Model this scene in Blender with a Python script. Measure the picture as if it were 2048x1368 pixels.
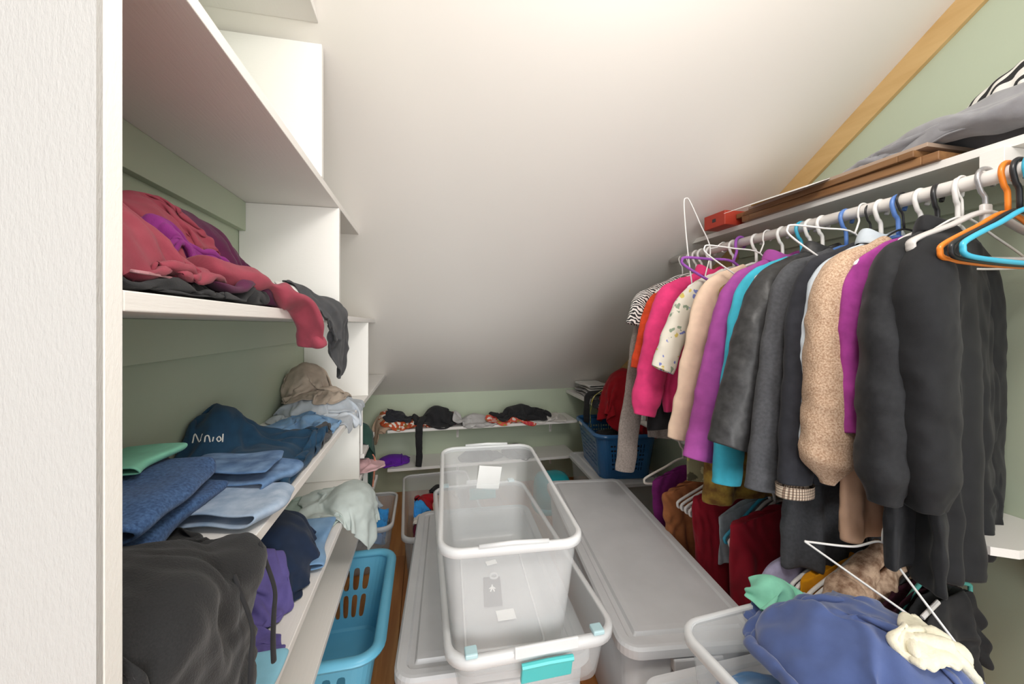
import bpy, bmesh, math, random
import numpy as np
from mathutils import Vector, Matrix
from mathutils.bvhtree import BVHTree
from mathutils import noise as mnoise
PI = math.pi
S = bpy.context.scene
C = S.collection
for o in list(bpy.data.objects):
    bpy.data.objects.remove(o)

# ------------------------------------------------------------------ camera, world, lights, exposure
CAMZ = 1.25
FPX = 790.0                                   # focal length in pixels of a 2048 wide frame
YAW = math.atan(174.0 / FPX)
cam_d = bpy.data.cameras.new('camera')
cam = bpy.data.objects.new('camera', cam_d)
C.objects.link(cam)
cam_d.sensor_width = 36.0
cam_d.sensor_fit = 'HORIZONTAL'
cam_d.lens = FPX / 2048 * 36
cam_d.shift_y = -34 / 2048
cam_d.clip_start = 0.02
cam.location = (0, 0, CAMZ)
cam.rotation_euler = (PI / 2, 0, -YAW)
S.camera = cam

w = bpy.data.worlds.new('world')
S.world = w
w.use_nodes = True
w.node_tree.nodes['Background'].inputs[0].default_value = (0.97, 0.985, 1.0, 1)
w.node_tree.nodes['Background'].inputs[1].default_value = 0.68

def lamp(name, loc, power, radius, col):
    d = bpy.data.lights.new(name, 'POINT')
    d.energy = power
    d.shadow_soft_size = radius
    d.color = col
    o = bpy.data.objects.new(name, d)
    C.objects.link(o)
    o.location = loc
    return o
lamp('ceiling_bulb', (0.42, 0.15, 2.10), 18, 0.16, (1.0, 0.965, 0.92))

def sun(name, direction, strength, angle, col):
    d = bpy.data.lights.new(name, 'SUN')
    d.energy = strength; d.angle = math.radians(angle); d.color = col
    o = bpy.data.objects.new(name, d)
    C.objects.link(o)
    o.rotation_euler = Vector(direction).to_track_quat('-Z', 'Y').to_euler()
    o.location = (-0.5, -3, 2.5)
    return o
sun('depth_fill_sun', (-0.15, 1.0, -0.05), 1.9, 50, (1.0, 0.99, 0.97))     # added fill from behind the camera, evens out brightness towards the back

S.view_settings.view_transform = 'Standard'
S.view_settings.look = 'None'
S.view_settings.gamma = 1
S.view_settings.use_curve_mapping = False
S.view_settings.exposure = 0.52

# ------------------------------------------------------------------ helpers
CP, SP = math.cos(YAW), math.sin(YAW)
def U(px, py, X=None, Y=None, Z=None):
    """a pixel of the photograph to the point of the room on the plane X=, Y= or Z= (Z is height above the floor)"""
    r = (px - 1024) / FPX
    u = (650 - py) / FPX
    d = np.array([SP + r * CP, CP - r * SP, u])
    if X is not None: t = X / d[0]
    elif Y is not None: t = Y / d[1]
    else: t = (Z - CAMZ) / d[2]
    p = d * t
    return np.array([p[0], p[1], p[2] + CAMZ])

def lin(c):
    if isinstance(c, str):
        c = c.lstrip('#')
        c = [int(c[i:i + 2], 16) / 255 for i in (0, 2, 4)]
    return tuple(((x / 12.92) if x <= 0.04045 else ((x + 0.055) / 1.055) ** 2.4) for x in c) + (1.0,)

class NT:
    def __init__(self, name):
        self.m = bpy.data.materials.new(name)
        self.m.use_nodes = True
        self.t = self.m.node_tree
        self.b = self.t.nodes['Principled BSDF']
        self.out = self.t.nodes['Material Output']
    def n(self, typ, **kw):
        nd = self.t.nodes.new(typ)
        for k, v in kw.items():
            if k in nd.inputs.keys() if hasattr(nd.inputs, 'keys') else False:
                nd.inputs[k].default_value = v
            else:
                setattr(nd, k, v)
        return nd
    def l(self, a, b):
        self.t.links.new(a, b)

def coords(t, scale=(1, 1, 1), rot=(0, 0, 0)):
    tc = t.n('ShaderNodeTexCoord')
    mp = t.n('ShaderNodeMapping')
    mp.inputs['Scale'].default_value = scale
    mp.inputs['Rotation'].default_value = rot
    t.l(tc.outputs['Object'], mp.inputs['Vector'])
    return mp.outputs['Vector']

def ramp(t, fac, stops):
    r = t.n('ShaderNodeValToRGB')
    e = r.color_ramp.elements
    while len(e) > 1: e.remove(e[0])
    e[0].position, e[0].color = stops[0][0], stops[0][1]
    for p, c in stops[1:]:
        x = e.new(p); x.color = c
    t.l(fac, r.inputs[0])
    return r.outputs[0]

def bump(t, h, strength, dist=0.002):
    b = t.n('ShaderNodeBump')
    b.inputs['Strength'].default_value = strength
    b.inputs['Distance'].default_value = dist
    t.l(h, b.inputs['Height'])
    t.l(b.outputs[0], t.b.inputs['Normal'])
    return b

def mul(c, k):
    return tuple(min(1, x * k) for x in c[:3]) + (1,)

def paint(name, col, rough=0.5, vary=0.06, bscale=(60, 60, 60), bstr=0.25, bdist=0.0015, nscale=2.0):
    t = NT(name)
    c = lin(col)
    v = coords(t)
    n1 = t.n('ShaderNodeTexNoise'); n1.inputs['Scale'].default_value = nscale; n1.inputs['Detail'].default_value = 4
    t.l(v, n1.inputs['Vector'])
    t.l(ramp(t, n1.outputs[0], [(0.3, mul(c, 1 - vary)), (0.7, mul(c, 1 + vary))]), t.b.inputs['Base Color'])
    t.b.inputs['Roughness'].default_value = rough
    v2 = coords(t, bscale)
    n2 = t.n('ShaderNodeTexNoise'); n2.inputs['Scale'].default_value = 1.0; n2.inputs['Detail'].default_value = 6
    n2.inputs['Roughness'].default_value = 0.65
    t.l(v2, n2.inputs['Vector'])
    bump(t, n2.outputs[0], bstr, bdist)
    return t.m

def fabric(name, col, col2=None, weave=900, rough=0.9, vary=0.18, sheen=0.08, bstr=0.25, speck=None, nscale=35, thr=(0.35, 0.65)):
    t = NT(name)
    c = lin(col)
    v = coords(t)
    n1 = t.n('ShaderNodeTexNoise'); n1.inputs['Scale'].default_value = nscale; n1.inputs['Detail'].default_value = 5
    t.l(v, n1.inputs['Vector'])
    if col2: st = [(thr[0], c), (thr[1], lin(col2))]
    else: st = [(0.3, mul(c, 1 - vary)), (0.7, mul(c, 1 + vary))]
    colo = ramp(t, n1.outputs[0], st)
    if speck:
        vo = t.n('ShaderNodeTexVoronoi'); vo.inputs['Scale'].default_value = speck[1]
        t.l(v, vo.inputs['Vector'])
        mx = t.n('ShaderNodeMix'); mx.data_type = 'RGBA'
        t.l(ramp(t, vo.outputs['Distance'], [(speck[2], (1, 1, 1, 1)), (speck[2] + 0.05, (0, 0, 0, 1))]), mx.inputs['Factor'])
        t.l(colo, mx.inputs['A']); mx.inputs['B'].default_value = lin(speck[0])
        colo = mx.outputs['Result']
    t.l(colo, t.b.inputs['Base Color'])
    t.b.inputs['Roughness'].default_value = rough
    t.b.inputs['Sheen Weight'].default_value = sheen
    t.b.inputs['Sheen Roughness'].default_value = 0.5
    t.b.inputs['Specular IOR Level'].default_value = 0.25
    wv = t.n('ShaderNodeTexNoise'); wv.inputs['Scale'].default_value = weave; wv.inputs['Detail'].default_value = 2
    t.l(v, wv.inputs['Vector'])
    bump(t, wv.outputs[0], bstr, 0.0012)
    return t.m

def plastic(name, col, rough=0.35, alpha=None, spec=0.5):
    t = NT(name)
    c = lin(col)
    t.b.inputs['Base Color'].default_value = c
    t.b.inputs['Roughness'].default_value = rough
    t.b.inputs['Specular IOR Level'].default_value = spec
    v = coords(t)
    n = t.n('ShaderNodeTexNoise'); n.inputs['Scale'].default_value = 8; n.inputs['Detail'].default_value = 4
    t.l(v, n.inputs['Vector'])
    t.l(ramp(t, n.outputs[0], [(0.3, mul(c, 0.95)), (0.7, mul(c, 1.05))]), t.b.inputs['Base Color'])
    if alpha is not None:                       # clear plastic: part of the light passes straight through
        tr = t.n('ShaderNodeBsdfTransparent'); tr.inputs[0].default_value = (0.97, 0.98, 0.98, 1)
        mx = t.n('ShaderNodeMixShader')
        mx.inputs[0].default_value = alpha
        t.l(tr.outputs[0], mx.inputs[1]); t.l(t.b.outputs[0], mx.inputs[2])
        t.l(mx.outputs[0], t.out.inputs['Surface'])
    return t.m

def wood(name, c1, c2, scale=(2, 30, 30), rough=0.4, bstr=0.1):
    t = NT(name)
    v = coords(t, scale)
    n = t.n('ShaderNodeTexNoise'); n.inputs['Scale'].default_value = 1.0; n.inputs['Detail'].default_value = 6; n.inputs['Distortion'].default_value = 0.6
    t.l(v, n.inputs['Vector'])
    t.l(ramp(t, n.outputs[0], [(0.3, lin(c1)), (0.7, lin(c2))]), t.b.inputs['Base Color'])
    t.b.inputs['Roughness'].default_value = rough
    bump(t, n.outputs[0], bstr, 0.001)
    return t.m

# --- mesh helpers: everything is (verts Nx3, faces) in room coordinates
def mesh_of(name, V, F, smooth=False):
    me = bpy.data.meshes.new(name)
    me.from_pydata([tuple(map(float, v)) for v in V], [], [tuple(map(int, f)) for f in F])
    if smooth:
        me.polygons.foreach_set('use_smooth', [True] * len(me.polygons))
    me.update()
    return me

def tag(o, label=None, cat=None, group=None, kind=None):
    if label: o['label'] = label
    if cat: o['category'] = cat
    if group: o['group'] = group
    if kind: o['kind'] = kind
    return o

def root(name, loc, label, cat, group=None, rotz=0.0):
    o = bpy.data.objects.new(name, None)
    o.empty_display_size = 0.05
    C.objects.link(o)
    o.location = tuple(map(float, loc))
    o.rotation_euler = (0, 0, rotz)
    return tag(o, label, cat, group)

def wmat(o):
    """world matrix of a parent chain without a scene update"""
    m = Matrix.LocRotScale(o.location, o.rotation_euler, o.scale)
    return wmat(o.parent) @ m if o.parent else m

def obj(name, VF, mat, parent=None, smooth=False, origin=None, local=False):
    """VF in room coordinates (local=True: in the parent's). One mesh object."""
    V, F = VF
    V = np.asarray(V, float).reshape(-1, 3)
    if parent is not None:
        if not local:
            inv = wmat(parent).inverted()
            V = V @ np.array(inv.to_3x3()).T + np.array(inv.translation)
        o_loc = np.zeros(3)
        off = None
    if origin is None:
        lo, hi = V.min(0), V.max(0)
        origin = np.array([(lo[0] + hi[0]) / 2, (lo[1] + hi[1]) / 2, lo[2]])
    me = mesh_of(name, V - np.asarray(origin), F, smooth)
    me.materials.append(mat)
    o = bpy.data.objects.new(name, me)
    C.objects.link(o)
    o.location = tuple(map(float, origin))
    if parent is not None:
        o.parent = parent
    return o

def join(*vfs):
    V, F, n = [], [], 0
    for v, f in vfs:
        v = np.asarray(v, float).reshape(-1, 3)
        V.append(v)
        F += [tuple(i + n for i in q) for q in f]
        n += len(v)
    return np.vstack(V), F

def box(x0, x1, y0, y1, z0, z1, bev=0.0):
    if bev <= 0:
        V = [(x0, y0, z0), (x1, y0, z0), (x1, y1, z0), (x0, y1, z0), (x0, y0, z1), (x1, y0, z1), (x1, y1, z1), (x0, y1, z1)]
        F = [(0, 3, 2, 1), (4, 5, 6, 7), (0, 1, 5, 4), (1, 2, 6, 5), (2, 3, 7, 6), (3, 0, 4, 7)]
        return np.array(V, float), F
    bm = bmesh.new()
    bmesh.ops.create_cube(bm, size=1)
    for v in bm.verts:
        v.co = Vector(((x0 + x1) / 2 + v.co.x * (x1 - x0), (y0 + y1) / 2 + v.co.y * (y1 - y0), (z0 + z1) / 2 + v.co.z * (z1 - z0)))
    bmesh.ops.bevel(bm, geom=list(bm.edges), offset=bev, segments=2, affect='EDGES', profile=0.5)
    bm.verts.index_update()
    V = np.array([v.co[:] for v in bm.verts]); F = [tuple(v.index for v in f.verts) for f in bm.faces]
    bm.free()
    return V, F

def prism(poly, axis, a0, a1):
    """poly: 2D points in the two other axes (x,y,z order), extruded along axis"""
    n = len(poly)
    V = []
    for a in (a0, a1):
        for p in poly:
            q = list(p); q.insert(axis, a); V.append(q)
    F = [tuple(range(n))[::-1], tuple(range(n, 2 * n))] + [(i, (i + 1) % n, n + (i + 1) % n, n + i) for i in range(n)]
    return np.array(V, float), F

def catmull(P, n, closed=False):
    P = np.asarray(P, float)
    if closed:
        Q = np.vstack([P[-1], P, P[0], P[1]]); segs = len(P)
    else:
        Q = np.vstack([2 * P[0] - P[1], P, 2 * P[-1] - P[-2]]); segs = len(P) - 1
    out = []
    for i in range(segs):
        p0, p1, p2, p3 = Q[i:i + 4]
        for t in np.linspace(0, 1, n, endpoint=False):
            out.append(0.5 * (2 * p1 + (p2 - p0) * t + (2 * p0 - 5 * p1 + 4 * p2 - p3) * t * t + (3 * p1 - p0 - 3 * p2 + p3) * t ** 3))
    if not closed: out.append(P[-1])
    return np.array(out)

def frames(P, closed=False):
    P = np.asarray(P, float)
    T = np.roll(P, -1, 0) - np.roll(P, 1, 0)
    if not closed:
        T[0] = P[1] - P[0]; T[-1] = P[-1] - P[-2]
    T /= np.linalg.norm(T, axis=1)[:, None] + 1e-12
    ref = np.array([0, 0, 1.0]) if abs(T[0][2]) < 0.9 else np.array([1.0, 0, 0])
    N = np.zeros_like(T)
    n = ref - T[0] * ref.dot(T[0]); n /= np.linalg.norm(n)
    for i in range(len(P)):
        n = n - T[i] * n.dot(T[i]); n /= np.linalg.norm(n) + 1e-12
        N[i] = n
    return T, N, np.cross(T, N)

def tube(P, r, seg=8, closed=False, flat=1.0, caps=True):
    P = np.asarray(P, float)
    T, N, B = frames(P, closed)
    r = np.broadcast_to(np.asarray(r, float), (len(P),))
    a = np.linspace(0, 2 * PI, seg, endpoint=False)
    V = P[:, None, :] + r[:, None, None] * (np.cos(a)[None, :, None] * N[:, None, :] + flat * np.sin(a)[None, :, None] * B[:, None, :])
    m = len(P)
    F = []
    for i in range(m if closed else m - 1):
        j = (i + 1) % m
        for k in range(seg):
            F.append((i * seg + k, i * seg + (k + 1) % seg, j * seg + (k + 1) % seg, j * seg + k))
    if not closed and caps:
        F += [tuple(range(seg))[::-1], tuple((m - 1) * seg + k for k in range(seg))]
    return V.reshape(-1, 3), F

def loft(rings, close_first=False, close_last=False):
    R = np.asarray(rings, float)
    m, n = R.shape[:2]
    F = [(i * n + k, i * n + (k + 1) % n, (i + 1) * n + (k + 1) % n, (i + 1) * n + k) for i in range(m - 1) for k in range(n)]
    if close_first: F.append(tuple(range(n))[::-1])
    if close_last: F.append(tuple((m - 1) * n + k for k in range(n)))
    return R.reshape(-1, 3), F

def rrect(w, l, r, n=6):
    """rounded rectangle loop, w along x, l along y, counter-clockwise"""
    pts = []
    for cx, cy, a0 in ((w / 2 - r, l / 2 - r, 0), (-w / 2 + r, l / 2 - r, PI / 2), (-w / 2 + r, -l / 2 + r, PI), (w / 2 - r, -l / 2 + r, 1.5 * PI)):
        for k in range(n + 1):
            a = a0 + k / n * PI / 2
            pts.append((cx + r * math.cos(a), cy + r * math.sin(a)))
    return np.array(pts)

def place(VF, loc, rotz=0.0, rx=0.0, ry=0.0):
    V, F = VF
    M = Matrix.Translation(Vector(tuple(map(float, loc)))) @ Matrix.Rotation(rotz, 4, 'Z') @ Matrix.Rotation(ry, 4, 'Y') @ Matrix.Rotation(rx, 4, 'X')
    A = np.array(M)
    return np.asarray(V) @ A[:3, :3].T + A[:3, 3], F

def subsurf(o, lv=1):
    m = o.modifiers.new('Subdivision', 'SUBSURF'); m.levels = lv; m.render_levels = lv
def solid(o, th, off=-1):
    m = o.modifiers.new('Solidify', 'SOLIDIFY'); m.thickness = th; m.offset = off

def copy_tree(o, parent=None):
    c = o.copy()
    C.objects.link(c)
    c.parent = parent
    for ch in [x for x in bpy.data.objects if x.parent == o]:
        copy_tree(ch, c)
    return c

# ------------------------------------------------------------------ materials of the room
M = {}
M['ceil'] = paint('ceiling_paint', 'ECE8E2', 0.55, 0.015, (30, 30, 30), 0.05, nscale=1.2)
M['green'] = paint('sage_wall_paint', 'BCC7B0', 0.6, 0.03, (90, 90, 90), 0.2)
M['white'] = paint('white_shelf_paint', 'EFEDE8', 0.42, 0.02, (40, 8, 300), 0.3, 0.001)
M['shelf'] = paint('white_board_paint', 'EDEAE6', 0.42, 0.03, (220, 14, 220), 0.35, 0.0012)
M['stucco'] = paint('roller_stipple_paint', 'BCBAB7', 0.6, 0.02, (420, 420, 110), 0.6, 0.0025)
M['edgepaint'] = paint('panel_edge_paint', 'F4F2EE', 0.5, 0.02, (300, 300, 200), 0.4, 0.0015)
M['maple'] = wood('maple_trim', 'C9A36A', 'DBB981', (20, 3, 20), 0.45)
M['screwzinc'] = paint('screw_zinc', '9A9A98', 0.35, 0.05)
M['rodpaint'] = paint('rod_paint', 'EEEAE6', 0.35, 0.02, (80, 80, 80), 0.08)

# ------------------------------------------------------------------ the room
XL, XR, YB = -0.537, 1.475, 3.07
CC, CM = CAMZ + 1.4376, 0.637                  # sloped ceiling: z = CC - CM*y
def ceil_z(y): return CC - CM * y
def ceil_y(z): return (CC - z) / CM
ZFLAT = 2.30
YFLAT = ceil_y(ZFLAT)
YN = -0.9                                      # the room goes on behind the camera, open to the bedroom
FX0, FX1 = -1.5, 1.6

fl = obj('floor', box(FX0, FX1, YN, YB + 0.1, -0.06, -0.012), wood('floor_underlay', '4A2A14', '5A3418'))
tag(fl, kind='structure')
M['plank'] = wood('laminate_plank', 'B06A32', 'D8985A', (30, 2.2, 10), 0.3, 0.06)
pw = 0.127
pmesh = {}
x = FX0
ri = 0
random.seed(3)
while x < FX1 - 0.01:
    y = YN + (0, 0.42, 0.8)[ri % 3] - 0.9
    while y < YB:
        a, b = max(y, YN), min(y + 1.2, YB)
        if b - a > 0.05:
            key = round(b - a, 3)
            if key not in pmesh:
                V, F = box(-pw / 2 + 0.0008, pw / 2 - 0.0008, -key / 2 + 0.0008, key / 2 - 0.0008, 0, 0.012, 0.0012)
                me = mesh_of('plank', V, F); me.materials.append(M['plank']); pmesh[key] = me
            o = bpy.data.objects.new('plank', pmesh[key]); C.objects.link(o)
            o.parent = fl
            o.location = (x + pw / 2 - fl.location.x, (a + b) / 2 - fl.location.y, -0.012 - fl.location.z)
        y += 1.2
    x += pw
    ri += 1

def struct(name, vf, mat, **k):
    return tag(obj(name, vf, mat, **k), kind='structure')
T = 0.06
struct('wall_back', box(XL - T, XR + T, YB, YB + T, -0.06, ceil_z(YB) + 0.03), M['green'])
struct('wall_right', prism([(YN, -0.06), (YB, -0.06), (YB, ceil_z(YB)), (YFLAT, ZFLAT), (YN, ZFLAT)], 0, XR, XR + T), M['green'])
struct('wall_left', prism([(0.413, -0.06), (YB, -0.06), (YB, ceil_z(YB)), (YFLAT, ZFLAT), (0.413, ZFLAT)], 0, XL - T, XL), M['green'])
struct('ceiling', prism([(YFLAT, ZFLAT), (YB + T, ceil_z(YB + T)), (YB + T, ceil_z(YB + T) + T), (YFLAT, ZFLAT + T), (YN, ZFLAT + T), (YN, ZFLAT)], 0, FX0, XR + T), M['ceil'])
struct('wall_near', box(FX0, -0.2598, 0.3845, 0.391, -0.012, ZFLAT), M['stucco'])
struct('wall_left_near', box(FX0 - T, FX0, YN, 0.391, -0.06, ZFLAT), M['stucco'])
# wooden trim on the right wall under the slope
tw = 0.085
struct('trim_1', prism([(YFLAT - 0.05, ceil_z(YFLAT - 0.05)), (YB - 0.002, ceil_z(YB)), (YB - 0.002, ceil_z(YB) - tw), (YFLAT - 0.05, ceil_z(YFLAT - 0.05) - tw)], 0, XR - 0.014, XR - 0.0005), M['maple'])

# ------------------------------------------------------------------ built-in shelving on the left
XS = -0.26                                      # front edge of the boards
ZB, ZA, Z2, Z3, Z4, Z5 = 2.005, 1.613, 1.262, 0.90, 0.598, 0.385      # undersides
TH = 0.019
su = root('shelving_unit', ((XL + XS) / 2, 1.5, 0), 'white painted built-in shelving boards and uprights along the left wall', 'shelving')
def sboard(z, y0, y1, x1=XS, name='shelf'):
    yy = min(y1, ceil_y(z + TH) - 0.002)
    o = obj(name, prism([(y0, z), (min(y1, ceil_y(z) - 0.002), z), (yy, z + TH), (y0, z + TH)], 0, XL + 0.001, x1), M['shelf'], su)
    m = o.modifiers.new('Bevel', 'BEVEL'); m.width = 0.0015; m.segments = 2
    return o
sboard(ZB, 0.4145, 9)
sboard(ZA, 0.4145, 9)
sboard(Z2, 0.4145, 9)
sboard(Z3, 0.4145, 9)
sboard(Z4, 0.4145, 2.05)
sboard(Z5, 0.4145, 2.345)
def upright(y, z0, z1, x1=XS, t=TH):
    o = obj('upright', box(XL + 0.001, x1, y, y + t, z0 + 0.0005, z1 - 0.0005, 0.0015), M['white'], su)
    return o
obj('side_panel', box(XL + 0.001, XS + 0.0005, 0.3915, 0.4135, 0.0, ZFLAT - 0.002, 0.0015), M['edgepaint'], su)
upright(1.10, ZA + TH, min(ZB, ceil_z(1.10 + TH)))
upright(1.31, Z2 + TH, ZA)
upright(1.95, Z3 + TH, Z2)
upright(1.72, Z4 + TH, Z3, XS - 0.004)
upright(2.00, Z5 + TH, Z4, XS - 0.01)
upright(1.30, 0.0, Z5, XS - 0.06)
# green cleats on the left wall that carry the boards
for z, y1 in ((ZB, 1.0), (ZA, 1.309), (Z2, 1.949), (Z3, 1.719)):
    o = obj('cleat', box(XL + 0.0005, XL + 0.02, 0.4145, y1, z - 0.085, z - 0.0005, 0.001), M['green'], su)
    o['label'] = 'sage green wall cleat under a board'
# small far board and its thin post
obj('shelf', box(XL + 0.001, XS + 0.004, 1.80, 2.16, 0.675, 0.694, 0.0015), M['shelf'], su)
o = obj('post', box(XS - 0.012, XS - 0.002, 1.795, 1.805, 0.694, Z3, 0.001), M['white'], su)

# ------------------------------------------------------------------ shelves on the back wall
def bracket(x, y1, z, parent, axis='y', drop=0.13, reach=0.17, w=0.018):
    """pressed steel L bracket with a brace, its plate against the wall (y1) and its arm under the board (z)"""
    if axis == 'y':
        vf = join(box(x - w / 2, x + w / 2, y1 - 0.004, y1, z - drop, z - 0.0005, 0.001),
                  box(x - w / 2, x + w / 2, y1 - reach, y1 - 0.004, z - 0.0045, z - 0.0005, 0.001),
                  prism([(y1 - 0.004, z - 0.005), (y1 - reach * 0.85, z - 0.005), (y1 - reach * 0.45, z - 0.02), (y1 - 0.02, z - drop * 0.75), (y1 - 0.004, z - drop * 0.9)], 0, x - 0.002, x + 0.002))
    else:
        vf = join(box(y1 - 0.004, y1, x - w / 2, x + w / 2, z - drop, z - 0.0005, 0.001),
                  box(y1 - reach, y1 - 0.004, x - w / 2, x + w / 2, z - 0.0045, z - 0.0005, 0.001),
                  prism([(y1 - 0.004, z - 0.005), (y1 - reach * 0.85, z - 0.005), (y1 - reach * 0.45, z - 0.02), (y1 - 0.02, z - drop * 0.75), (y1 - 0.004, z - drop * 0.9)], 1, x - 0.002, x + 0.002))
        # prism along y keeps (x,z) order
    br = obj('bracket', vf, M['rodpaint'], parent)
    for dz in (0.35, 0.8):
        if axis == 'y': sv = tube([(x, y1 - 0.0065, z - drop * dz), (x, y1 - 0.004, z - drop * dz)], 0.004, 8)
        else: sv = tube([(y1 - 0.0065, x + w * 0.3, z - drop * dz), (y1 - 0.004, x + w * 0.3, z - drop * dz)], 0.004, 8)
        obj('screw', sv, M['screwzinc'], br)
    return br
YF = 2.80
bs = root('wall_shelf', (0.4, YB, 0.5), 'upper white shelf on the back wall, holding crumpled dark clothes', 'shelf')
obj('board', box(-0.25, 1.12, YF, YB - 0.001, 0.514, 0.533, 0.0015), M['shelf'], bs)
for px in (915, 1100):
    bracket(U(px, 870, Y=YB)[0], YB - 0.001, 0.514, bs)
bs2 = root('wall_shelf', (0.4, YB, 0.25), 'lower white shelf on the back wall, mostly behind the clear tote', 'shelf')
obj('board', box(-0.25, 1.12, YF, YB - 0.001, 0.25, 0.269, 0.0015), M['shelf'], bs2)
for px in (915, 1100):
    bracket(U(px, 870, Y=YB)[0], YB - 0.001, 0.25, bs2)
rs = root('wall_shelf', (1.4, 2.7, 0.7), 'short white shelf in the back right corner above the navy basket', 'shelf')
obj('board', box(1.128, XR - 0.015, 2.42, YB - 0.004, 0.695, 0.72, 0.0015), M['shelf'], rs)
bracket(2.6, XR - 0.001, 0.695, rs, 'x', 0.12, 0.2)

# ------------------------------------------------------------------ hanging rods and shelves on the right wall
ZSH = 1.636
us = root('closet_shelf', (1.4, 0.8, ZSH), 'long white shelf above the upper clothes rod on the right', 'shelf')
obj('board', prism([(-0.5, ZSH), (ceil_y(ZSH) - 0.002, ZSH), (ceil_y(ZSH + TH) - 0.002, ZSH + TH), (-0.5, ZSH + TH)], 0, 1.24, XR - 0.0145), M['shelf'], us)
obj('cleat', box(XR - 0.02, XR - 0.0005, -0.5, 1.60, ZSH - 0.07, ZSH - 0.0005, 0.001), M['green'], us)
y_s = U(1985, 330, X=1.22)[1]
obj('support_block', join(box(1.217, XR - 0.021, y_s - 0.02, y_s + 0.02, ZSH - 0.062, ZSH - 0.0005, 0.001)), M['shelf'], us)
ZR = 1.57
rod = obj('closet_rod', tube([(1.2, -0.5, ZR), (1.2, 0.6, ZR), (1.2, ceil_y(ZR) - 0.012, ZR)], 0.0165, 20), M['rodpaint'], smooth=True)
tag(rod, 'thick white upper clothes rod carrying the packed hangers', 'rod')
ZLS, ZLR = 0.741, 0.70
ls = root('closet_shelf', (1.4, 1.2, ZLS), 'low white shelf on the right wall behind the black coats', 'shelf')
obj('board', prism([(1.22, 0.625), (1.26, 0.60), (XR - 0.001, 0.60), (XR - 0.001, 2.08), (1.22, 2.08)], 2, ZLS, ZLS + TH), M['shelf'], ls)
bracket(0.66, XR - 0.001, ZLS, ls, 'x', 0.16, 0.2, 0.03)
bracket(1.2, XR - 0.001, ZLS, ls, 'x', 0.16, 0.2, 0.03)
rod2 = obj('closet_rod', tube([(1.2, 0.70, ZLR), (1.2, 1.4, ZLR), (1.2, 2.06, ZLR)], 0.0165, 20), M['rodpaint'], smooth=True)
tag(rod2, 'lower white clothes rod half hidden behind the long coats', 'rod')
obj('rod_bracket', join(box(1.19, 1.21, 1.06, 1.08, ZLR + 0.0165, ZLS - 0.001, 0.001)), M['rodpaint'], rod2)
obj('rod_bracket', join(box(1.19, 1.21, 2.0, 2.02, ZLR + 0.0165, ZLS - 0.001, 0.001)), M['rodpaint'], rod2)
# ------------------------------------------------------------------ plastics
M['clear'] = plastic('clear_plastic', 'F6F7F8', 0.22, 0.25)
M['clear2'] = plastic('cloudy_clear_plastic', 'ECEDEE', 0.3, 0.22)
M['rim'] = plastic('clear_plastic_rim', 'F4F5F6', 0.25, 0.55)
M['greylid'] = plastic('grey_lid_plastic', 'C6C7C9', 0.42)
M['greybody'] = plastic('grey_tote_plastic', 'CBCCCE', 0.4)
M['palelid'] = plastic('pale_lid_plastic', 'DADBDD', 0.4)
M['teal'] = plastic('teal_latch', '4FC3C4', 0.3)
M['paleblue'] = plastic('pale_blue_tab', 'BFE0E6', 0.3, 0.8)
M['basketblue'] = plastic('light_blue_basket', '6FBFE0', 0.32)
M['basketnavy'] = plastic('navy_blue_basket', '2E6394', 0.25)
M['tealtub'] = plastic('teal_tub_plastic', '1FA3B0', 0.25)
M['paper'] = plastic('paper_white', 'F3F3F1', 0.7)
M['blacktag'] = plastic('black_card', '3A3638', 0.5)
M['stickerblue'] = plastic('blue_sticker', '2E7FC4', 0.5)
M['h_white'] = plastic('white_hanger_plastic', 'EFEDEA', 0.3)
M['h_cream'] = plastic('cream_hanger_plastic', 'EFE6DA', 0.3)
M['h_black'] = plastic('black_hanger_plastic', '2A2A2C', 0.3)
M['h_orange'] = plastic('orange_hanger_plastic', 'F28A2E', 0.3)
M['h_cyan'] = plastic('cyan_hanger_plastic', '45B4D4', 0.3)
M['h_blue'] = plastic('blue_hanger_plastic', '5E86CC', 0.3)
M['h_teal'] = plastic('teal_hanger_plastic', '5FB8AE', 0.3)
M['h_grey'] = plastic('grey_hanger_plastic', 'CFCBC8', 0.3)
M['h_purple'] = fabric('purple_flocked', 'A05AB8')
t_ = NT('zinc'); t_.b.inputs['Base Color'].default_value = lin('B8B8BA'); t_.b.inputs['Metallic'].default_value = 0.7; t_.b.inputs['Roughness'].default_value = 0.35
nz = t_.n('ShaderNodeTexNoise'); nz.inputs['Scale'].default_value = 40; t_.l(ramp(t_, nz.outputs[0], [(0.3, lin('AEAEB0')), (0.7, lin('C4C4C6'))]), t_.b.inputs['Base Color'])
M['zinc'] = t_.m

# ------------------------------------------------------------------ bins
def tub(W, L, H, taper, r, th, n=6, z0=0.0):
    """open tub, W x L at the rim, walls leaning out by taper, a rounded foot"""
    def ring(w, l, rr, z): return [(p[0], p[1], z) for p in rrect(w, l, max(rr, 0.004), n)]
    b = 2 * taper
    return loft([ring(W - b - 0.03, L - b - 0.03, r * 0.6, z0), ring(W - b - 0.006, L - b - 0.006, r * 0.8, z0 + 0.008), ring(W - b, L - b, r * 0.85, z0 + 0.022),
                 ring(W, L, r, z0 + H), ring(W - 2 * th, L - 2 * th, r - th, z0 + H), ring(W - b - 2 * th, L - b - 2 * th, r * 0.85 - th, z0 + 0.024),
                 ring(W - b - 0.03 - th, L - b - 0.03 - th, r * 0.6, z0 + th)], True, True)

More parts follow.
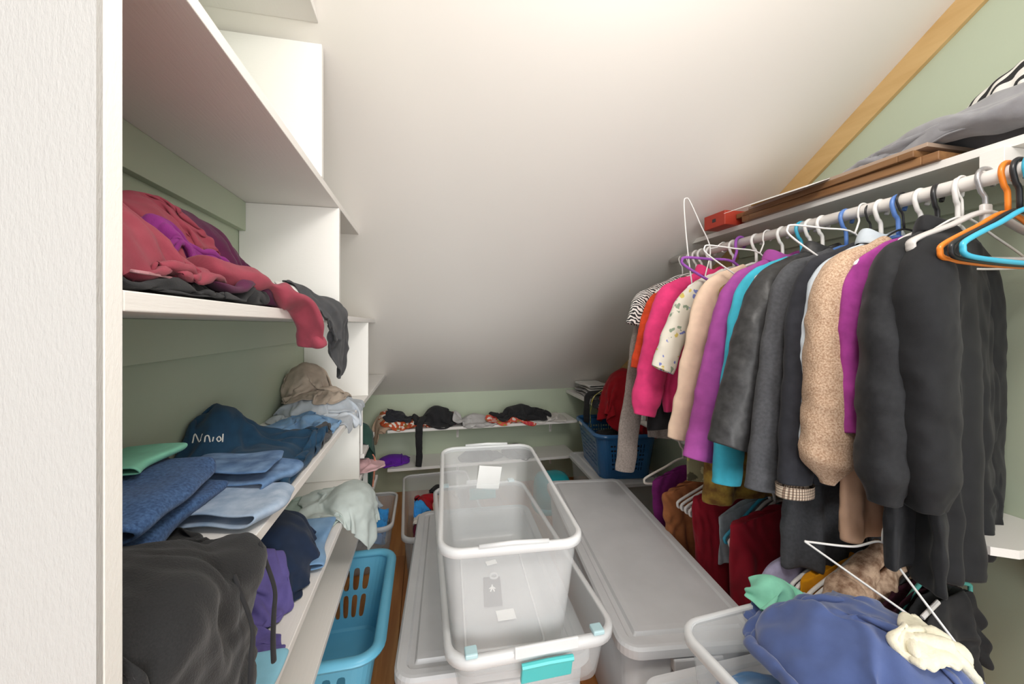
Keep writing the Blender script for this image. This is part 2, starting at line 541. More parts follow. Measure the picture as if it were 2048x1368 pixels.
def rim_band(W, L, r, z, out=0.014, drop=0.022, n=6, th=0.003, dip=0.0):
    """rolled flange round a tub: out, then turned down; dip lowers it in the middle of the short ends"""
    def ring(w, l, rr, zz, k=0):
        R = rrect(w, l, rr, n)
        return [(p[0], p[1], zz) for p in R]
    return loft([ring(W - 2 * th, L - 2 * th, r, z - 0.004), ring(W - th, L - th, r, z + 0.001), ring(W + out, L + out, r + out / 2, z + 0.002), ring(W + 2 * out, L + 2 * out, r + out, z - 0.003),
                 ring(W + 2 * out, L + 2 * out, r + out, z - drop), ring(W + 2 * out - 2 * th, L + 2 * out - 2 * th, r + out - th, z - drop), ring(W + 2 * out - 2 * th, L + 2 * out - 2 * th, r + out - th, z - 0.006), ring(W, L, r, z - 0.003)])

def tilt(o, rx): o.rotation_euler = (rx, 0, o.rotation_euler[2])

def lid_mesh(W, L, r, z, skirt=0.03, n=7):
    def ring(d, zz): return [(p[0], p[1], zz) for p in rrect(W - 2 * d, L - 2 * d, max(r - d, 0.006), n)]
    return loft([ring(0.004, z - skirt), ring(0, z - skirt), ring(0, z - 0.008), ring(0.006, z - 0.001), ring(0.014, z), ring(0.03, z), ring(0.036, z - 0.006), ring(0.05, z - 0.006), ring(0.056, z + 0.003), ring(0.075, z + 0.004)], True, True)

def tote_with_lid(name, loc, W, L, H, rotz, label, lidmat, bodymat, group=None):
    rt = root(name, loc, label, 'storage tote', group, rotz)
    obj('body', tub(W - 0.03, L - 0.03, H - 0.012, 0.02, 0.05, 0.004), bodymat, rt, True, local=True)
    o = obj('lid', lid_mesh(W, L, 0.055, H - 0.005), lidmat, rt, False, local=True)
    for s in (-1, 1):
        vf = join(box(-0.07, 0.07, -0.012, 0.012, H - 0.075, H - 0.04, 0.004))
        obj('handle', place(vf, (0, s * (L / 2 - 0.009), 0)), bodymat, rt, local=True)
    return rt

# grey lidded totes on the floor
tote_with_lid('storage_tote', (0.205, 1.435, 0), 0.52, 0.90, 0.385, math.radians(-3.2), 'large grey lidded tote under the clear boxes, beside bare floor', M['greylid'], M['greybody'])
tote_with_lid('storage_tote', (0.785, 1.49, 0), 0.42, 1.14, 0.40, math.radians(-7), 'long grey lidded tote in front of the red hanging clothes', M['greylid'], M['greybody'])
tote_with_lid('storage_tote', (0.735, 0.62, 0), 0.44, 0.56, 0.375, math.radians(1), 'pale lidded tote under the bin of blue sweatshirts', M['palelid'], M['palelid'])

# shallow clear box with teal latches
ub = root('storage_box', (0.245, 1.335, 0.386), 'shallow clear box with teal latches, under the tall clear tote', 'storage box', rotz=math.radians(0.5))
UW, UL, UH = 0.385, 0.93, 0.135
obj('body', tub(UW, UL, UH, 0.018, 0.05, 0.003), M['clear2'], ub, True, local=True)
o = obj('rim', rim_band(UW, UL, 0.05, UH), M['rim'], ub, True, local=True)
for sy in (-1, 1):
    lt = obj('latch', join(place(box(-0.06, 0.06, -0.006, 0.006, -0.045, 0.0, 0.003), (0.02, sy * (UL / 2 + 0.018), UH - 0.03), 0, -0.25 * sy),
                           tube([(-0.04, sy * (UL / 2 + 0.022), UH - 0.028), (0.02, sy * (UL / 2 + 0.025), UH - 0.024), (0.08, sy * (UL / 2 + 0.022), UH - 0.028)], 0.007, 8)), M['teal'], ub, local=True)
    lt['label'] = 'teal snap latch'
    obj('latch_plate', place(box(-0.075, 0.075, -0.003, 0.003, -0.012, 0.014, 0.002), (0.02, sy * (UL / 2 + 0.0165), UH + 0.0)), M['rim'], ub, local=True)
    for sx in (-1, 1):
        tb = obj('hinge_tab', box(sx * 0.15 - 0.014, sx * 0.15 + 0.014, sy * (UL / 2 - 0.002) - 0.014, sy * (UL / 2 - 0.002) + 0.014, UH + 0.001, UH + 0.012, 0.003), M['paleblue'], ub, local=True)

# tall empty clear tote, tilted, standing in the shallow box
ct = root('storage_box', (0.215, 1.205, 0.425), 'tall empty clear tote with torn white sticker, standing in the centre', 'storage box', rotz=math.radians(-3.0))
ct.rotation_euler = (math.radians(3.2), 0, math.radians(-3.0))
TW, TL, THH = 0.325, 0.62, 0.345
obj('body', tub(TW, TL, THH, 0.030, 0.045, 0.003, 8), M['clear'], ct, True, local=True)
obj('rim', rim_band(TW, TL, 0.045, THH, 0.010, 0.018, 8), M['rim'], ct, True, local=True)
for sy in (-1, 1):          # moulded grip under the rim at both short ends
    y = sy * (TL / 2 + 0.006)
    pts = catmull([(-0.085, y, THH - 0.012), (-0.07, y, THH - 0.04), (-0.04, y, THH - 0.052), (0.0, y, THH - 0.054), (0.04, y, THH - 0.052), (0.07, y, THH - 0.04), (0.085, y, THH - 0.012)], 5)
    obj('grip', join(tube([(-0.08, y, THH + 0.004), (0, y, THH + 0.007), (0.08, y, THH + 0.004)], 0.005, 8)), M['rim'], ct, True, local=True)
# raised base frame and centre dot
by = TL / 2 - 0.05; bx = TW / 2 - 0.06
fr = [(p[0], p[1] + 0.0, 0.008) for p in rrect(2 * bx, 2 * by - 0.1, 0.012, 4)]
obj('base_frame', tube(fr, 0.003, 6, True), M['rim'], ct, True, local=True)
obj('base_dot', tube([(0.012 * math.cos(a), 0.06 + 0.012 * math.sin(a), 0.007) for a in np.linspace(0, 2 * PI, 14, endpoint=False)], 0.004, 6, True), M['rim'], ct, True, local=True)
st = obj('sticker', place(box(-0.043, 0.043, -0.0006, 0.0006, -0.046, 0.046), (0.008, TL / 2 - 0.018, THH - 0.115), 0, 0.09, 0.12), M['paper'], ct, local=True)
st['label'] = 'white paper sticker on the far wall'
st = obj('sticker', place(box(-0.018, 0.018, -0.011, 0.011, 0.0, 0.001), (0.0, 0.13, 0.005), 0.2), M['paper'], ct, local=True)
# things lying in the tote
def in_tote(px, py):
    q = U(px, py, Z=0.43)
    q[2] = 0.4255 + math.tan(math.radians(3.2)) * (q[1] - 1.205) + 0.0045
    return q
p = in_tote(985, 1182)
tg = root('clothing_tag', (p[0], p[1], p[2]), 'black hang tag with a white figure lying in the clear tote', 'tag', rotz=-0.12)
tg.rotation_euler = (math.radians(3.2), 0, -0.12)
cdp = obj('card', box(-0.027, 0.027, -0.062, 0.062, 0, 0.0012, 0.0004), M['blacktag'], tg, local=True)
fig = join(*[place((np.array(tube([a, b], 0.0022, 5)[0]) * [1, 1, 0.15], tube([a, b], 0.0022, 5)[1]), (0, 0.012, 0.0014)) for a, b in
             (((0, 0.014, 0), (0, 0.004, 0)), ((0, 0.006, 0), (-0.009, -0.004, 0)), ((0, 0.006, 0), (0.009, -0.004, 0)), ((0, 0.004, 0), (-0.006, -0.016, 0)), ((0, 0.004, 0), (0.006, -0.016, 0)))])
o = obj('print', fig, M['paper'], cdp, local=True); o['label'] = 'small white figure'
p = in_tote(1012, 1226)
sl = obj('paper_slip', box(p[0] - 0.026, p[0] + 0.026, p[1] - 0.02, p[1] + 0.02, p[2] + 0.0005, p[2] + 0.0015), M['paper'])
tag(sl, 'small white paper slip beside the tag in the clear tote', 'paper')

# clear bin under the blue sweatshirts, on the pale tote
bb = root('storage_bin', (0.745, 0.575, 0.376), 'clear open bin stuffed with blue sweatshirts at the lower right', 'storage bin', rotz=math.radians(4))
BW, BL_, BH = 0.375, 0.40, 0.222
obj('body', tub(BW, BL_, BH, 0.02, 0.045, 0.003), M['clear2'], bb, True, local=True)
obj('rim', rim_band(BW, BL_, 0.045, BH, 0.012, 0.02), M['rim'], bb, True, local=True)

# clear bins on the floor between the shelving and the grey tote
cb1 = root('storage_bin', (-0.325, 2.255, 0), 'clear bin with bright blue clothes behind the light blue basket', 'storage bin')
obj('body', tub(0.32, 0.42, 0.25, 0.025, 0.05, 0.003), M['clear2'], cb1, True, local=True)
obj('rim', rim_band(0.32, 0.42, 0.05, 0.25, 0.01, 0.022), M['rim'], cb1, True, local=True)
cb2 = root('storage_bin', (0.085, 2.32, 0), 'long clear bin of mixed clothes beside the strip of bare floor', 'storage bin', rotz=math.radians(2.5))
obj('body', tub(0.40, 0.80, 0.25, 0.02, 0.05, 0.003), M['clear2'], cb2, True, local=True)
obj('rim', rim_band(0.40, 0.80, 0.05, 0.25, 0.012, 0.022), M['rim'], cb2, True, local=True)
# clear lidded bin under the navy basket
cb3 = root('storage_bin', (1.215, 2.42, 0), 'clear lidded bin under the navy laundry basket', 'storage bin', rotz=math.radians(-3))
obj('body', tub(0.40, 0.58, 0.315, 0.02, 0.05, 0.003), M['clear2'], cb3, True, local=True)
obj('lid', lid_mesh(0.43, 0.61, 0.055, 0.322, 0.026), M['rim'], cb3, local=True)
# teal tub upside down on the floor
tt = root('plastic_tub', (0.855, 2.60, 0), 'teal plastic tub on the floor under the lower back shelf', 'tub', rotz=0.0)
tt.scale = (0.70, 0.9, 1.0)
def ring(w, l, rr, z): return [(p[0], p[1], z) for p in rrect(w, l, rr, 6)]
obj('body', loft([ring(0.36, 0.26, 0.10, 0.03), ring(0.35, 0.25, 0.10, 0.14), ring(0.33, 0.235, 0.095, 0.19), ring(0.29, 0.20, 0.085, 0.215), ring(0.22, 0.14, 0.06, 0.226), ring(0.1, 0.06, 0.025, 0.228)], True, True), M['tealtub'], tt, True, local=True)
obj('rim', loft([ring(0.36, 0.26, 0.10, 0.0), ring(0.385, 0.285, 0.11, 0.0), ring(0.39, 0.29, 0.11, 0.02), ring(0.36, 0.26, 0.10, 0.034)], True, True), M['tealtub'], tt, True, local=True)

# ------------------------------------------------------------------ laundry baskets with pierced walls
def basket_wall(W, L, H, taper, r, layout, wide=None, nseg=14, cr=0.5):
    """walls of rounded-rectangle plan made of cells, each with a hole; layout(side, ncol,nrow) gives the holes of a cell as (u0,u1,v0,v1)"""
    V, F = [], []
    def P(side, u, v):
        t = taper * (v - 1.0)
        w, l = W / 2 + t, L / 2 + t
        a, b = w - r, l - r
        if side == 0: x, y = -a + 2 * a * u, -l
        elif side == 1: x, y = w, -b + 2 * b * u
        elif side == 2: x, y = a - 2 * a * u, l
        else: x, y = -w, b - 2 * b * u
        return (x, y, 0.012 + (H - 0.012) * v)
    def quad(side, u0, u1, v0, v1):
        if u1 - u0 < 1e-6 or v1 - v0 < 1e-6: return
        n = len(V)
        for u, v in ((u0, v0), (u1, v0), (u1, v1), (u0, v1)): V.append(P(side, u, v))
        F.append((n, n + 1, n + 2, n + 3))
    def cell(side, u0, u1, v0, v1, hole):
        if hole is None: return quad(side, u0, u1, v0, v1)
        h0, h1, g0, g1 = hole
        out, inn = [], []
        um, vm = (u0 + u1) / 2, (v0 + v1) / 2
        for k in range(nseg):
            a = 2 * PI * (k + 0.5) / nseg
            c, s = math.cos(a), math.sin(a)
            m = max(abs(c), abs(s))
            out.append((um + (u1 - u0) / 2 * c / m, vm + (v1 - v0) / 2 * s / m))
            e = 0.55
            inn.append(((h0 + h1) / 2 + (h1 - h0) / 2 * math.copysign(abs(c) ** e, c), (g0 + g1) / 2 + (g1 - g0) / 2 * math.copysign(abs(s) ** e, s)))
        # exact corners
        n = len(V)
        for u, v in out: V.append(P(side, u, v))
        for u, v in inn: V.append(P(side, u, v))
        for k in range(nseg):
            j = (k + 1) % nseg
            F.append((n + k, n + j, n + nseg + j, n + nseg + k))
        cs = {}
        for k in range(nseg):      # fill the four corners left between the rays
            j = (k + 1) % nseg
            (ua, va), (ub, vb) = out[k], out[j]
            on = lambda u, v: (abs(u - u0) < 1e-9 or abs(u - u1) < 1e-9, abs(v - v0) < 1e-9 or abs(v - v1) < 1e-9)
            if abs(ua - ub) > 1e-9 and abs(va - vb) > 1e-9:
                cu = u0 if min(abs(ua - u0), abs(ub - u0)) < 1e-9 else u1
                cv = v0 if min(abs(va - v0), abs(vb - v0)) < 1e-9 else v1
                V.append(P(side, cu, cv)); F.append((n + k, len(V) - 1, n + j))
    for side in range(4):
        us, vs, hole = layout(side)
        for i in range(len(us) - 1):
            for j in range(len(vs) - 1):
                u0, u1, v0, v1 = us[i], us[i + 1], vs[j], vs[j + 1]
                h = hole(i, j, len(us) - 1, len(vs) - 1)
                cell(side, u0, u1, v0, v1, None if h is None else (u0 + (u1 - u0) * h[0], u0 + (u1 - u0) * h[1], v0 + (v1 - v0) * h[2], v0 + (v1 - v0) * h[3]))
    for q in range(4):             # plain rounded corners
        n = len(V)
        K = 6
        for v in (0, 1):
            t = taper * (v - 1.0)
            a, b = W / 2 + t - r, L / 2 + t - r
            cx, cy = ((a, -b), (a, b), (-a, b), (-a, -b))[q]
            for k in range(K + 1):
                an = -PI / 2 + q * PI / 2 + k / K * PI / 2
                V.append((cx + r * math.cos(an), cy + r * math.sin(an), 0.012 + (H - 0.012) * v))
        F += [(n + k, n + k + 1, n + K + 1 + k + 1, n + K + 1 + k) for k in range(K)]
    return np.array(V), F
def basket(name, loc, W, L, H, taper, r, rotz, mat, label, layout, rimw, rimd):
    rt = root(name, loc, label, 'laundry basket', rotz=rotz)
    o = obj('wall', basket_wall(W, L, H, taper, r, layout), mat, rt, False, local=True)
    solid(o, 0.003)
    def ring(w, l, rr, z): return [(p[0], p[1], z) for p in rrect(w, l, rr, 6)]
    w, l = W - 2 * taper, L - 2 * taper
    obj('base', loft([ring(w, l, r, 0.0), ring(w + 0.004, l + 0.004, r, 0.013), ring(w - 0.006, l - 0.006, r, 0.013), ring(w - 0.02, l - 0.02, r, 0.004)], True, True), mat, rt, local=True)
    a = np.linspace(0, 2 * PI, 10, endpoint=False)
    rg = []
    for k in a:
        d = rimw * math.cos(k)
        rg.append(ring(W + 0.01 + 2 * d, L + 0.01 + 2 * d, r + d + 0.005, H - rimd * 0.3 + rimd * math.sin(k)))
    rg.append(rg[0])
    obj('rim', loft(rg), mat, rt, True, local=True)
    return rt
def lay_blue(side):
    n = 5 if side in (0, 2) else 8
    us = [0] + [0.03 + 0.94 * k / n for k in range(n + 1)] + [1]
    vs = [0, 0.10, 0.47, 0.84, 1]
    return us, vs, lambda i, j, a, b: None if i in (0, a - 1) or j in (0, b - 1) else (0.18, 0.82, 0.08, 0.92)
lb = basket('laundry_basket', (-0.318, 1.49, 0), 0.355, 0.555, 0.283, 0.045, 0.06, 0, M['basketblue'], 'light blue laundry basket with oval holes on the wood floor', lay_blue, 0.019, 0.013)
sk = obj('sticker', place(box(-0.05, 0.05, -0.0007, 0.0007, -0.035, 0.035), (0.085, -0.232, 0.21), 0, 0.15), M['stickerblue'], lb, local=True)
sk['label'] = 'blue product sticker with a white barcode patch'
# lies on the bottom near the front end so it is read from above
sk.location = (0.10, -0.13, 0.013); sk.rotation_euler = (PI / 2, 0, 0)
LB0 = np.array([-0.318, 1.49, 0.0])
bc = obj('barcode_patch', place(box(-0.022, 0.022, -0.016, 0.016, 0, 0.0006), LB0 + [0.118, -0.112, 0.0148]), M['paper'], sk)
for k in range(2):
    obj('print_line', place(box(-0.03, 0.03, -0.003, 0.003, 0, 0.0006), LB0 + [0.094, -0.142 - 0.012 * k, 0.0148]), M['paper'], sk)
def lay_navy(side):
    n = 6 if side in (0, 2) else 9
    us = [0] + [0.04 + 0.92 * k / (2 * n) for k in range(2 * n + 1)] + [1]
    vs = [0, 0.14] + [0.14 + 0.66 * k / 6 for k in range(1, 7)] + [1]
    def hole(i, j, a, b):
        if i in (0, a - 1) or j in (0, b - 1): return None
        blk = ((i - 1) // 2 + (j - 1) // 2) % 2
        if blk: return (0.3, 0.7, 0.0 + 0.08, 0.92)
        return (0.12, 0.88, 0.3, 0.72)
    return us, vs, hole
nb = basket('laundry_basket', (1.215, 2.395, 0.327), 0.37, 0.52, 0.265, 0.03, 0.06, math.radians(-8), M['basketnavy'], 'navy blue laundry basket under the red clothes pile', lay_navy, 0.014, 0.014)
obj('grip_label', place(box(-0.0008, 0.0008, -0.035, 0.035, -0.008, 0.008), (-0.37 / 2 - 0.019, 0.08, 0.262)), M['h_grey'], nb, local=True)

# ------------------------------------------------------------------ hangers
HANG_MESH = {}
def hanger_geo(kind):
    R0 = 0.0165
    if kind == 'tube': r, hw, drop, sl = 0.0052, 0.205, 0.085, 0.085
    elif kind == 'wire': r, hw, drop, sl = 0.0026, 0.205, 0.075, 0.09
    elif kind == 'flat': r, hw, drop, sl = 0.006, 0.20, 0.075, 0.075
    elif kind == 'small': r, hw, drop, sl = 0.0036, 0.15, 0.07, 0.075
    R = R0 + r + 0.0008
    hk = [(R * math.cos(a), 0, R * math.sin(a)) for a in np.linspace(math.radians(-35), math.radians(200), 16)]
    hk += [(-R * 0.55, 0, -R * 1.25), (-0.002, 0, -R * 1.75), (0, 0, -drop)]
    hook = tube(catmull(hk, 2), r * (0.8 if kind == 'flat' else 1.0), 8)
    zt = -drop - sl
    P = [(0, 0, -drop + 0.002), (hw * 0.5, 0, -drop - sl * 0.42), (hw * 0.94, 0, zt + 0.012), (hw, 0, zt - 0.004), (hw * 0.93, 0, zt - 0.018), (hw * 0.5, 0, zt - 0.024), (0, 0, zt - 0.026)]
    P = P + [(-x, 0, z) for x, y, z in P[-2:0:-1]]
    frame = tube(catmull(P, 5, True), r, 8, True, 1.7 if kind == 'flat' else 1.0)
    if kind == 'flat':
        frame = join(frame, place(box(-0.012, 0.012, -0.006, 0.006, -0.035, 0.02, 0.004), (0, 0, -drop)))
    return hook, frame, -drop, zt
for k_ in ('tube', 'wire', 'flat', 'small'):
    h_, f_, a_, b_ = hanger_geo(k_)
    HANG_MESH[k_] = (mesh_of('hook', *h_, True), mesh_of('frame', *f_, True))
HM = {}
def hanger(kind, mat, y, label, yaw=0.0, roll=0.0, pitch=0.0, z=ZR, x=1.2, group=None, hookmat=None, zoff=0.0):
    rt = root('clothes_hanger', (x, y, z + zoff), label, 'hanger', group)
    rt.rotation_euler = (pitch, roll, yaw)
    for nm, me, mt in (('hook', HANG_MESH[kind][0], hookmat or mat), ('frame', HANG_MESH[kind][1], mat)):
        key = (kind, nm, mt)
        if key not in HM:
            m2 = me.copy(); m2.materials.append(M[mt]); HM[key] = m2
        o = bpy.data.objects.new(nm, HM[key]); C.objects.link(o); o.parent = rt
    return rt
# ------------------------------------------------------------------ fabrics with a printed pattern
def pat_zebra(name, a, b, scale=38):
    t = NT(name); v = coords(t)
    wv = t.n('ShaderNodeTexWave'); wv.inputs['Scale'].default_value = scale; wv.inputs['Distortion'].default_value = 9; wv.inputs['Detail'].default_value = 2; wv.inputs['Detail Scale'].default_value = 0.8
    wv.bands_direction = 'DIAGONAL'
    t.l(v, wv.inputs['Vector'])
    t.l(ramp(t, wv.outputs[0], [(0.47, lin(a)), (0.53, lin(b))]), t.b.inputs['Base Color'])
    t.b.inputs['Roughness'].default_value = 0.85
    return t.m
def pat_floral(name, base, cols, scale=28, size=0.42):
    t = NT(name); v = coords(t)
    nz = t.n('ShaderNodeTexNoise'); nz.inputs['Scale'].default_value = 45
    t.l(v, nz.inputs['Vector'])
    ad = t.n('ShaderNodeVectorMath'); ad.operation = 'MULTIPLY_ADD'
    t.l(nz.outputs['Color'], ad.inputs[0]); ad.inputs[1].default_value = (0.035, 0.035, 0.035); t.l(v, ad.inputs[2])
    vo = t.n('ShaderNodeTexVoronoi'); vo.inputs['Scale'].default_value = scale
    t.l(ad.outputs[0], vo.inputs['Vector'])
    sp = t.n('ShaderNodeSeparateColor'); t.l(vo.outputs['Color'], sp.inputs[0])
    st = []
    for i, c in enumerate(cols): st.append((i / len(cols), lin(c)))
    r = ramp(t, sp.outputs[0], st)
    for nd in t.t.nodes:
        if nd.type == 'VALTORGB': nd.color_ramp.interpolation = 'CONSTANT'
    mx = t.n('ShaderNodeMix'); mx.data_type = 'RGBA'
    t.l(ramp(t, vo.outputs['Distance'], [(size, (1, 1, 1, 1)), (size + 0.06, (0, 0, 0, 1))]), mx.inputs['Factor'])
    mx.inputs['A'].default_value = lin(base); t.l(r, mx.inputs['B'])
    t.l(mx.outputs['Result'], t.b.inputs['Base Color'])
    t.b.inputs['Roughness'].default_value = 0.85
    return t.m
def pat_plaid(name, a, b, c, scale=45):
    t = NT(name); v = coords(t)
    def bands(axis):
        w_ = t.n('ShaderNodeTexWave'); w_.bands_direction = axis; w_.inputs['Scale'].default_value = scale
        t.l(v, w_.inputs['Vector'])
        return ramp(t, w_.outputs[0], [(0.45, (0, 0, 0, 1)), (0.5, (1, 1, 1, 1))])
    m1 = t.n('ShaderNodeMix'); m1.data_type = 'RGBA'; t.l(bands('X'), m1.inputs['Factor']); m1.inputs['A'].default_value = lin(a); m1.inputs['B'].default_value = lin(b)
    m2 = t.n('ShaderNodeMix'); m2.data_type = 'RGBA'; t.l(bands('Z'), m2.inputs['Factor']); t.l(m1.outputs['Result'], m2.inputs['A']); m2.inputs['B'].default_value = lin(c)
    m3 = t.n('ShaderNodeMix'); m3.data_type = 'RGBA'; m3.inputs['Factor'].default_value = 0.5; t.l(m1.outputs['Result'], m3.inputs['A']); t.l(m2.outputs['Result'], m3.inputs['B'])
    t.l(m3.outputs['Result'], t.b.inputs['Base Color'])
    t.b.inputs['Roughness'].default_value = 0.9
    return t.m
def denim(name, a, b, nscale=14):
    return fabric(name, a, b, weave=1300, vary=0.2, nscale=nscale, bstr=0.35, sheen=0.1, thr=(0.3, 0.75))
M['zebra'] = pat_zebra('zebra_print', '2A2728', 'E9E4DE')
M['taupe'] = fabric('taupe_knit', '9C918A', vary=0.22, nscale=160, weave=500, bstr=0.5)
M['black'] = fabric('black_cotton', '29292B', vary=0.2)
M['orangered'] = fabric('orange_red_cloth', 'E0502C')
M['pink'] = fabric('hot_pink_cotton', 'E8417E', vary=0.08, bstr=0.12, sheen=0.1)
M['floralw'] = pat_floral('white_blue_floral', 'E6E0D2', ['7C86C8', 'D8C36A', 'E6E0D2', '8FA08A', 'E6E0D2'], 34, 0.3)
M['cream'] = fabric('cream_peach_cloth', 'E9CDB4', vary=0.06, bstr=0.12)
M['purple'] = fabric('orchid_purple_knit', 'A8509E', vary=0.1, bstr=0.3)
M['cyan'] = fabric('cyan_cotton', '45B6CF', vary=0.08)
M['red'] = fabric('red_cloth', 'C2302E')
t_ = NT('black_leather'); t_.b.inputs['Roughness'].default_value = 0.42; t_.b.inputs['Specular IOR Level'].default_value = 0.4
v_ = coords(t_); n_ = t_.n('ShaderNodeTexNoise'); n_.inputs['Scale'].default_value = 60; n_.inputs['Detail'].default_value = 6; t_.l(v_, n_.inputs['Vector'])
t_.l(ramp(t_, n_.outputs[0], [(0.3, lin('303031')), (0.7, lin('424243'))]), t_.b.inputs['Base Color']); bump(t_, n_.outputs[0], 0.4, 0.002)
M['leather'] = t_.m
M['charcoal'] = fabric('charcoal_knit', '505155', vary=0.16, nscale=120)
M['blacknavy'] = fabric('blue_black_twill', '2D2E34', vary=0.2)
M['plaid'] = pat_plaid('brown_plaid', 'D9C7B2', '8A7362', '3A3230')
M['paleblue_c'] = fabric('pale_blue_shirting', 'CBD5DE', vary=0.06)
M['boucle'] = fabric('tan_boucle', 'B08D72', 'DEC3A9', nscale=260, weave=260, bstr=0.9)
M['satin'] = fabric('tan_satin', 'C49E84', vary=0.05, rough=0.5, sheen=0.0, bstr=0.05)
M['magenta'] = fabric('magenta_cotton', 'A33F92')
M['blackcoat'] = fabric('black_coat_nylon', '232427', vary=0.16, rough=0.7, nscale=90, bstr=0.3)
M['blackcoat2'] = fabric('black_coat_twill', '1D1E21', vary=0.14, rough=0.75)
M['rust'] = fabric('rust_brown_pleat', 'A86A42', vary=0.12)
M['plumcloth'] = fabric('plum_cloth', '7C2470')
M['floralg'] = pat_floral('green_gold_floral', '8A8566', ['B5A860', '6E7A84', '4A4632', 'C9C49A'], 26, 0.42)
M['ochre'] = fabric('ochre_brown_print', '6B4A24', 'A8893C', nscale=30)
M['crimson'] = fabric('crimson_cotton', '8E1426', vary=0.1)
M['icegrey'] = fabric('ice_grey_cloth', 'A9B4BA')
M['lavender'] = fabric('lavender_cloth', 'A39DB8')
M['mustard'] = fabric('mustard_cloth', 'D9930F', vary=0.15)
M['fur'] = fabric('beige_fur', '8A6A54', 'D2B49A', nscale=60, weave=420, bstr=1.0)
M['darkteal'] = fabric('dark_teal_cloth', '1E3A40')
M['darkmaroon'] = fabric('dark_maroon_cloth', '3A1220')

# ------------------------------------------------------------------ garments on hangers
def wav(V, amp, freq, seed, n=7):
    """smooth random displacement field: a few sine waves in random directions"""
    rg = np.random.RandomState(seed)
    D = np.zeros_like(V)
    for _ in range(n):
        k = rg.normal(size=3); k /= np.linalg.norm(k)
        f = freq * rg.uniform(0.6, 1.7)
        a = rg.normal(size=3); a /= np.linalg.norm(a)
        D += a * np.sin(V @ k * f * 2 * PI + rg.uniform(0, 6.28))[:, None]
    return V + D * amp / math.sqrt(n)

def smooth01(t): return t * t * (3 - 2 * t)

def vnormals(V, F):
    Q = np.array([f if len(f) == 4 else (f[0], f[1], f[2], f[2]) for f in F if len(f) in (3, 4)])
    n = np.cross(V[Q[:, 2]] - V[Q[:, 0]], V[Q[:, 3]] - V[Q[:, 1]])
    N = np.zeros_like(V)
    for k in range(4): np.add.at(N, Q[:, k], n)
    return N / (np.linalg.norm(N, axis=1)[:, None] + 1e-12)

def crease(VF, amp, freq, seed, axis=(0, 0, 1), spread=0.5, n=5, ramp=None):
    """sharp fold lines: ridged waves, their crests lying across 'axis'"""
    V, F = VF
    rg = np.random.RandomState(seed + 77)
    N = vnormals(V, F)
    ax = np.array(axis, float); ax /= np.linalg.norm(ax)
    warp = np.zeros(len(V))
    for _ in range(4):
        k = rg.normal(size=3); k /= np.linalg.norm(k)
        warp += np.sin(V @ k * freq * 2.2 + rg.uniform(0, 6.28))
    h = np.zeros(len(V))
    for i in range(n):
        k = ax + rg.normal(size=3) * spread; k /= np.linalg.norm(k)
        f = freq * rg.uniform(0.6, 1.8)
        ph = V @ k * f * PI + 0.9 * warp + rg.uniform(0, 6.28)
        m = 0.5 + 0.5 * np.sin(V @ rg.normal(size=3) * freq * 0.9 + rg.uniform(0, 6.28))     # folds fade in and out
        h += m * (0.63 - np.abs(np.sin(ph)) ** 0.8) / math.sqrt(n)
    if ramp is not None: h = h * ramp(V)
    return V + N * (h * amp)[:, None], F


def g_body(hw, zneck, zsh, zhem, hw_hem, b0, b1, seed, amp=0.012, freq=9.0, nu=88, nt=38, lean=0.0, hemslope=0.0, neck=0.055, neckdrop=0.015, swing=0.0):
    rg = np.random.RandomState(seed)
    ph = np.linspace(0, 2 * PI, nu, endpoint=False)
    c, s = np.cos(ph), np.sin(ph)
    ks = [(freq * rg.uniform(0.6, 1.5), rg.uniform(0, 6.28), rg.uniform(-1.5, 1.5)) for _ in range(4)]
    kb = [(freq * 1.7 * rg.uniform(0.7, 1.4), rg.uniform(0, 6.28)) for _ in range(3)]
    rings = []
    for t in np.linspace(0, 1, nt):
        st = smooth01(t)
        a = hw + (hw_hem - hw) * st
        b = b0 + (b1 - b0) * min(1, (t * 2.2)) ** 0.7
        u0 = np.sign(c) * np.abs(c) ** 0.75
        u = a * u0 + lean * st
        v = b * np.sign(s) * np.abs(s) ** 0.8
        A = amp * t ** 0.8
        wv = sum(np.sin(k * u0 * hw * 2 * PI + p + q * t) for k, p, q in ks) / 2
        wb = sum(np.sin(k * u0 * hw * 2 * PI + p) for k, p in kb) / 2
        v = v + A * wv + 0.45 * A * wb * np.sign(s) + swing * st
        au = np.abs(u0)
        zt = zneck - (zneck - zsh) * au ** 1.1 - neckdrop * np.clip(1 - au * hw / neck, 0, 1)
        zb = zhem + hemslope * u0 + 0.006 * np.sin(u0 * 5 + seed)
        rings.append(np.stack([u, v, zt + (zb - zt) * t], 1))
    # turn the hem inwards
    r = rings[-1].copy(); cen = r.mean(0); r = cen + (r - cen) * np.array([0.96, 0.7, 1]); r[:, 2] = rings[-1][:, 2] + 0.006
    rings.append(r)
    r2 = cen + (r - cen) * np.array([0.9, 0.3, 1]); r2[:, 2] = r[:, 2] + 0.05
    rings.append(r2)
    VF = loft(rings, True, False)
    VF = crease(VF, amp * 1.1, 16, seed, (1, 0.3, 0.25), 0.35)
    return wav(VF[0], amp * 0.25, 7, seed + 5), VF[1]

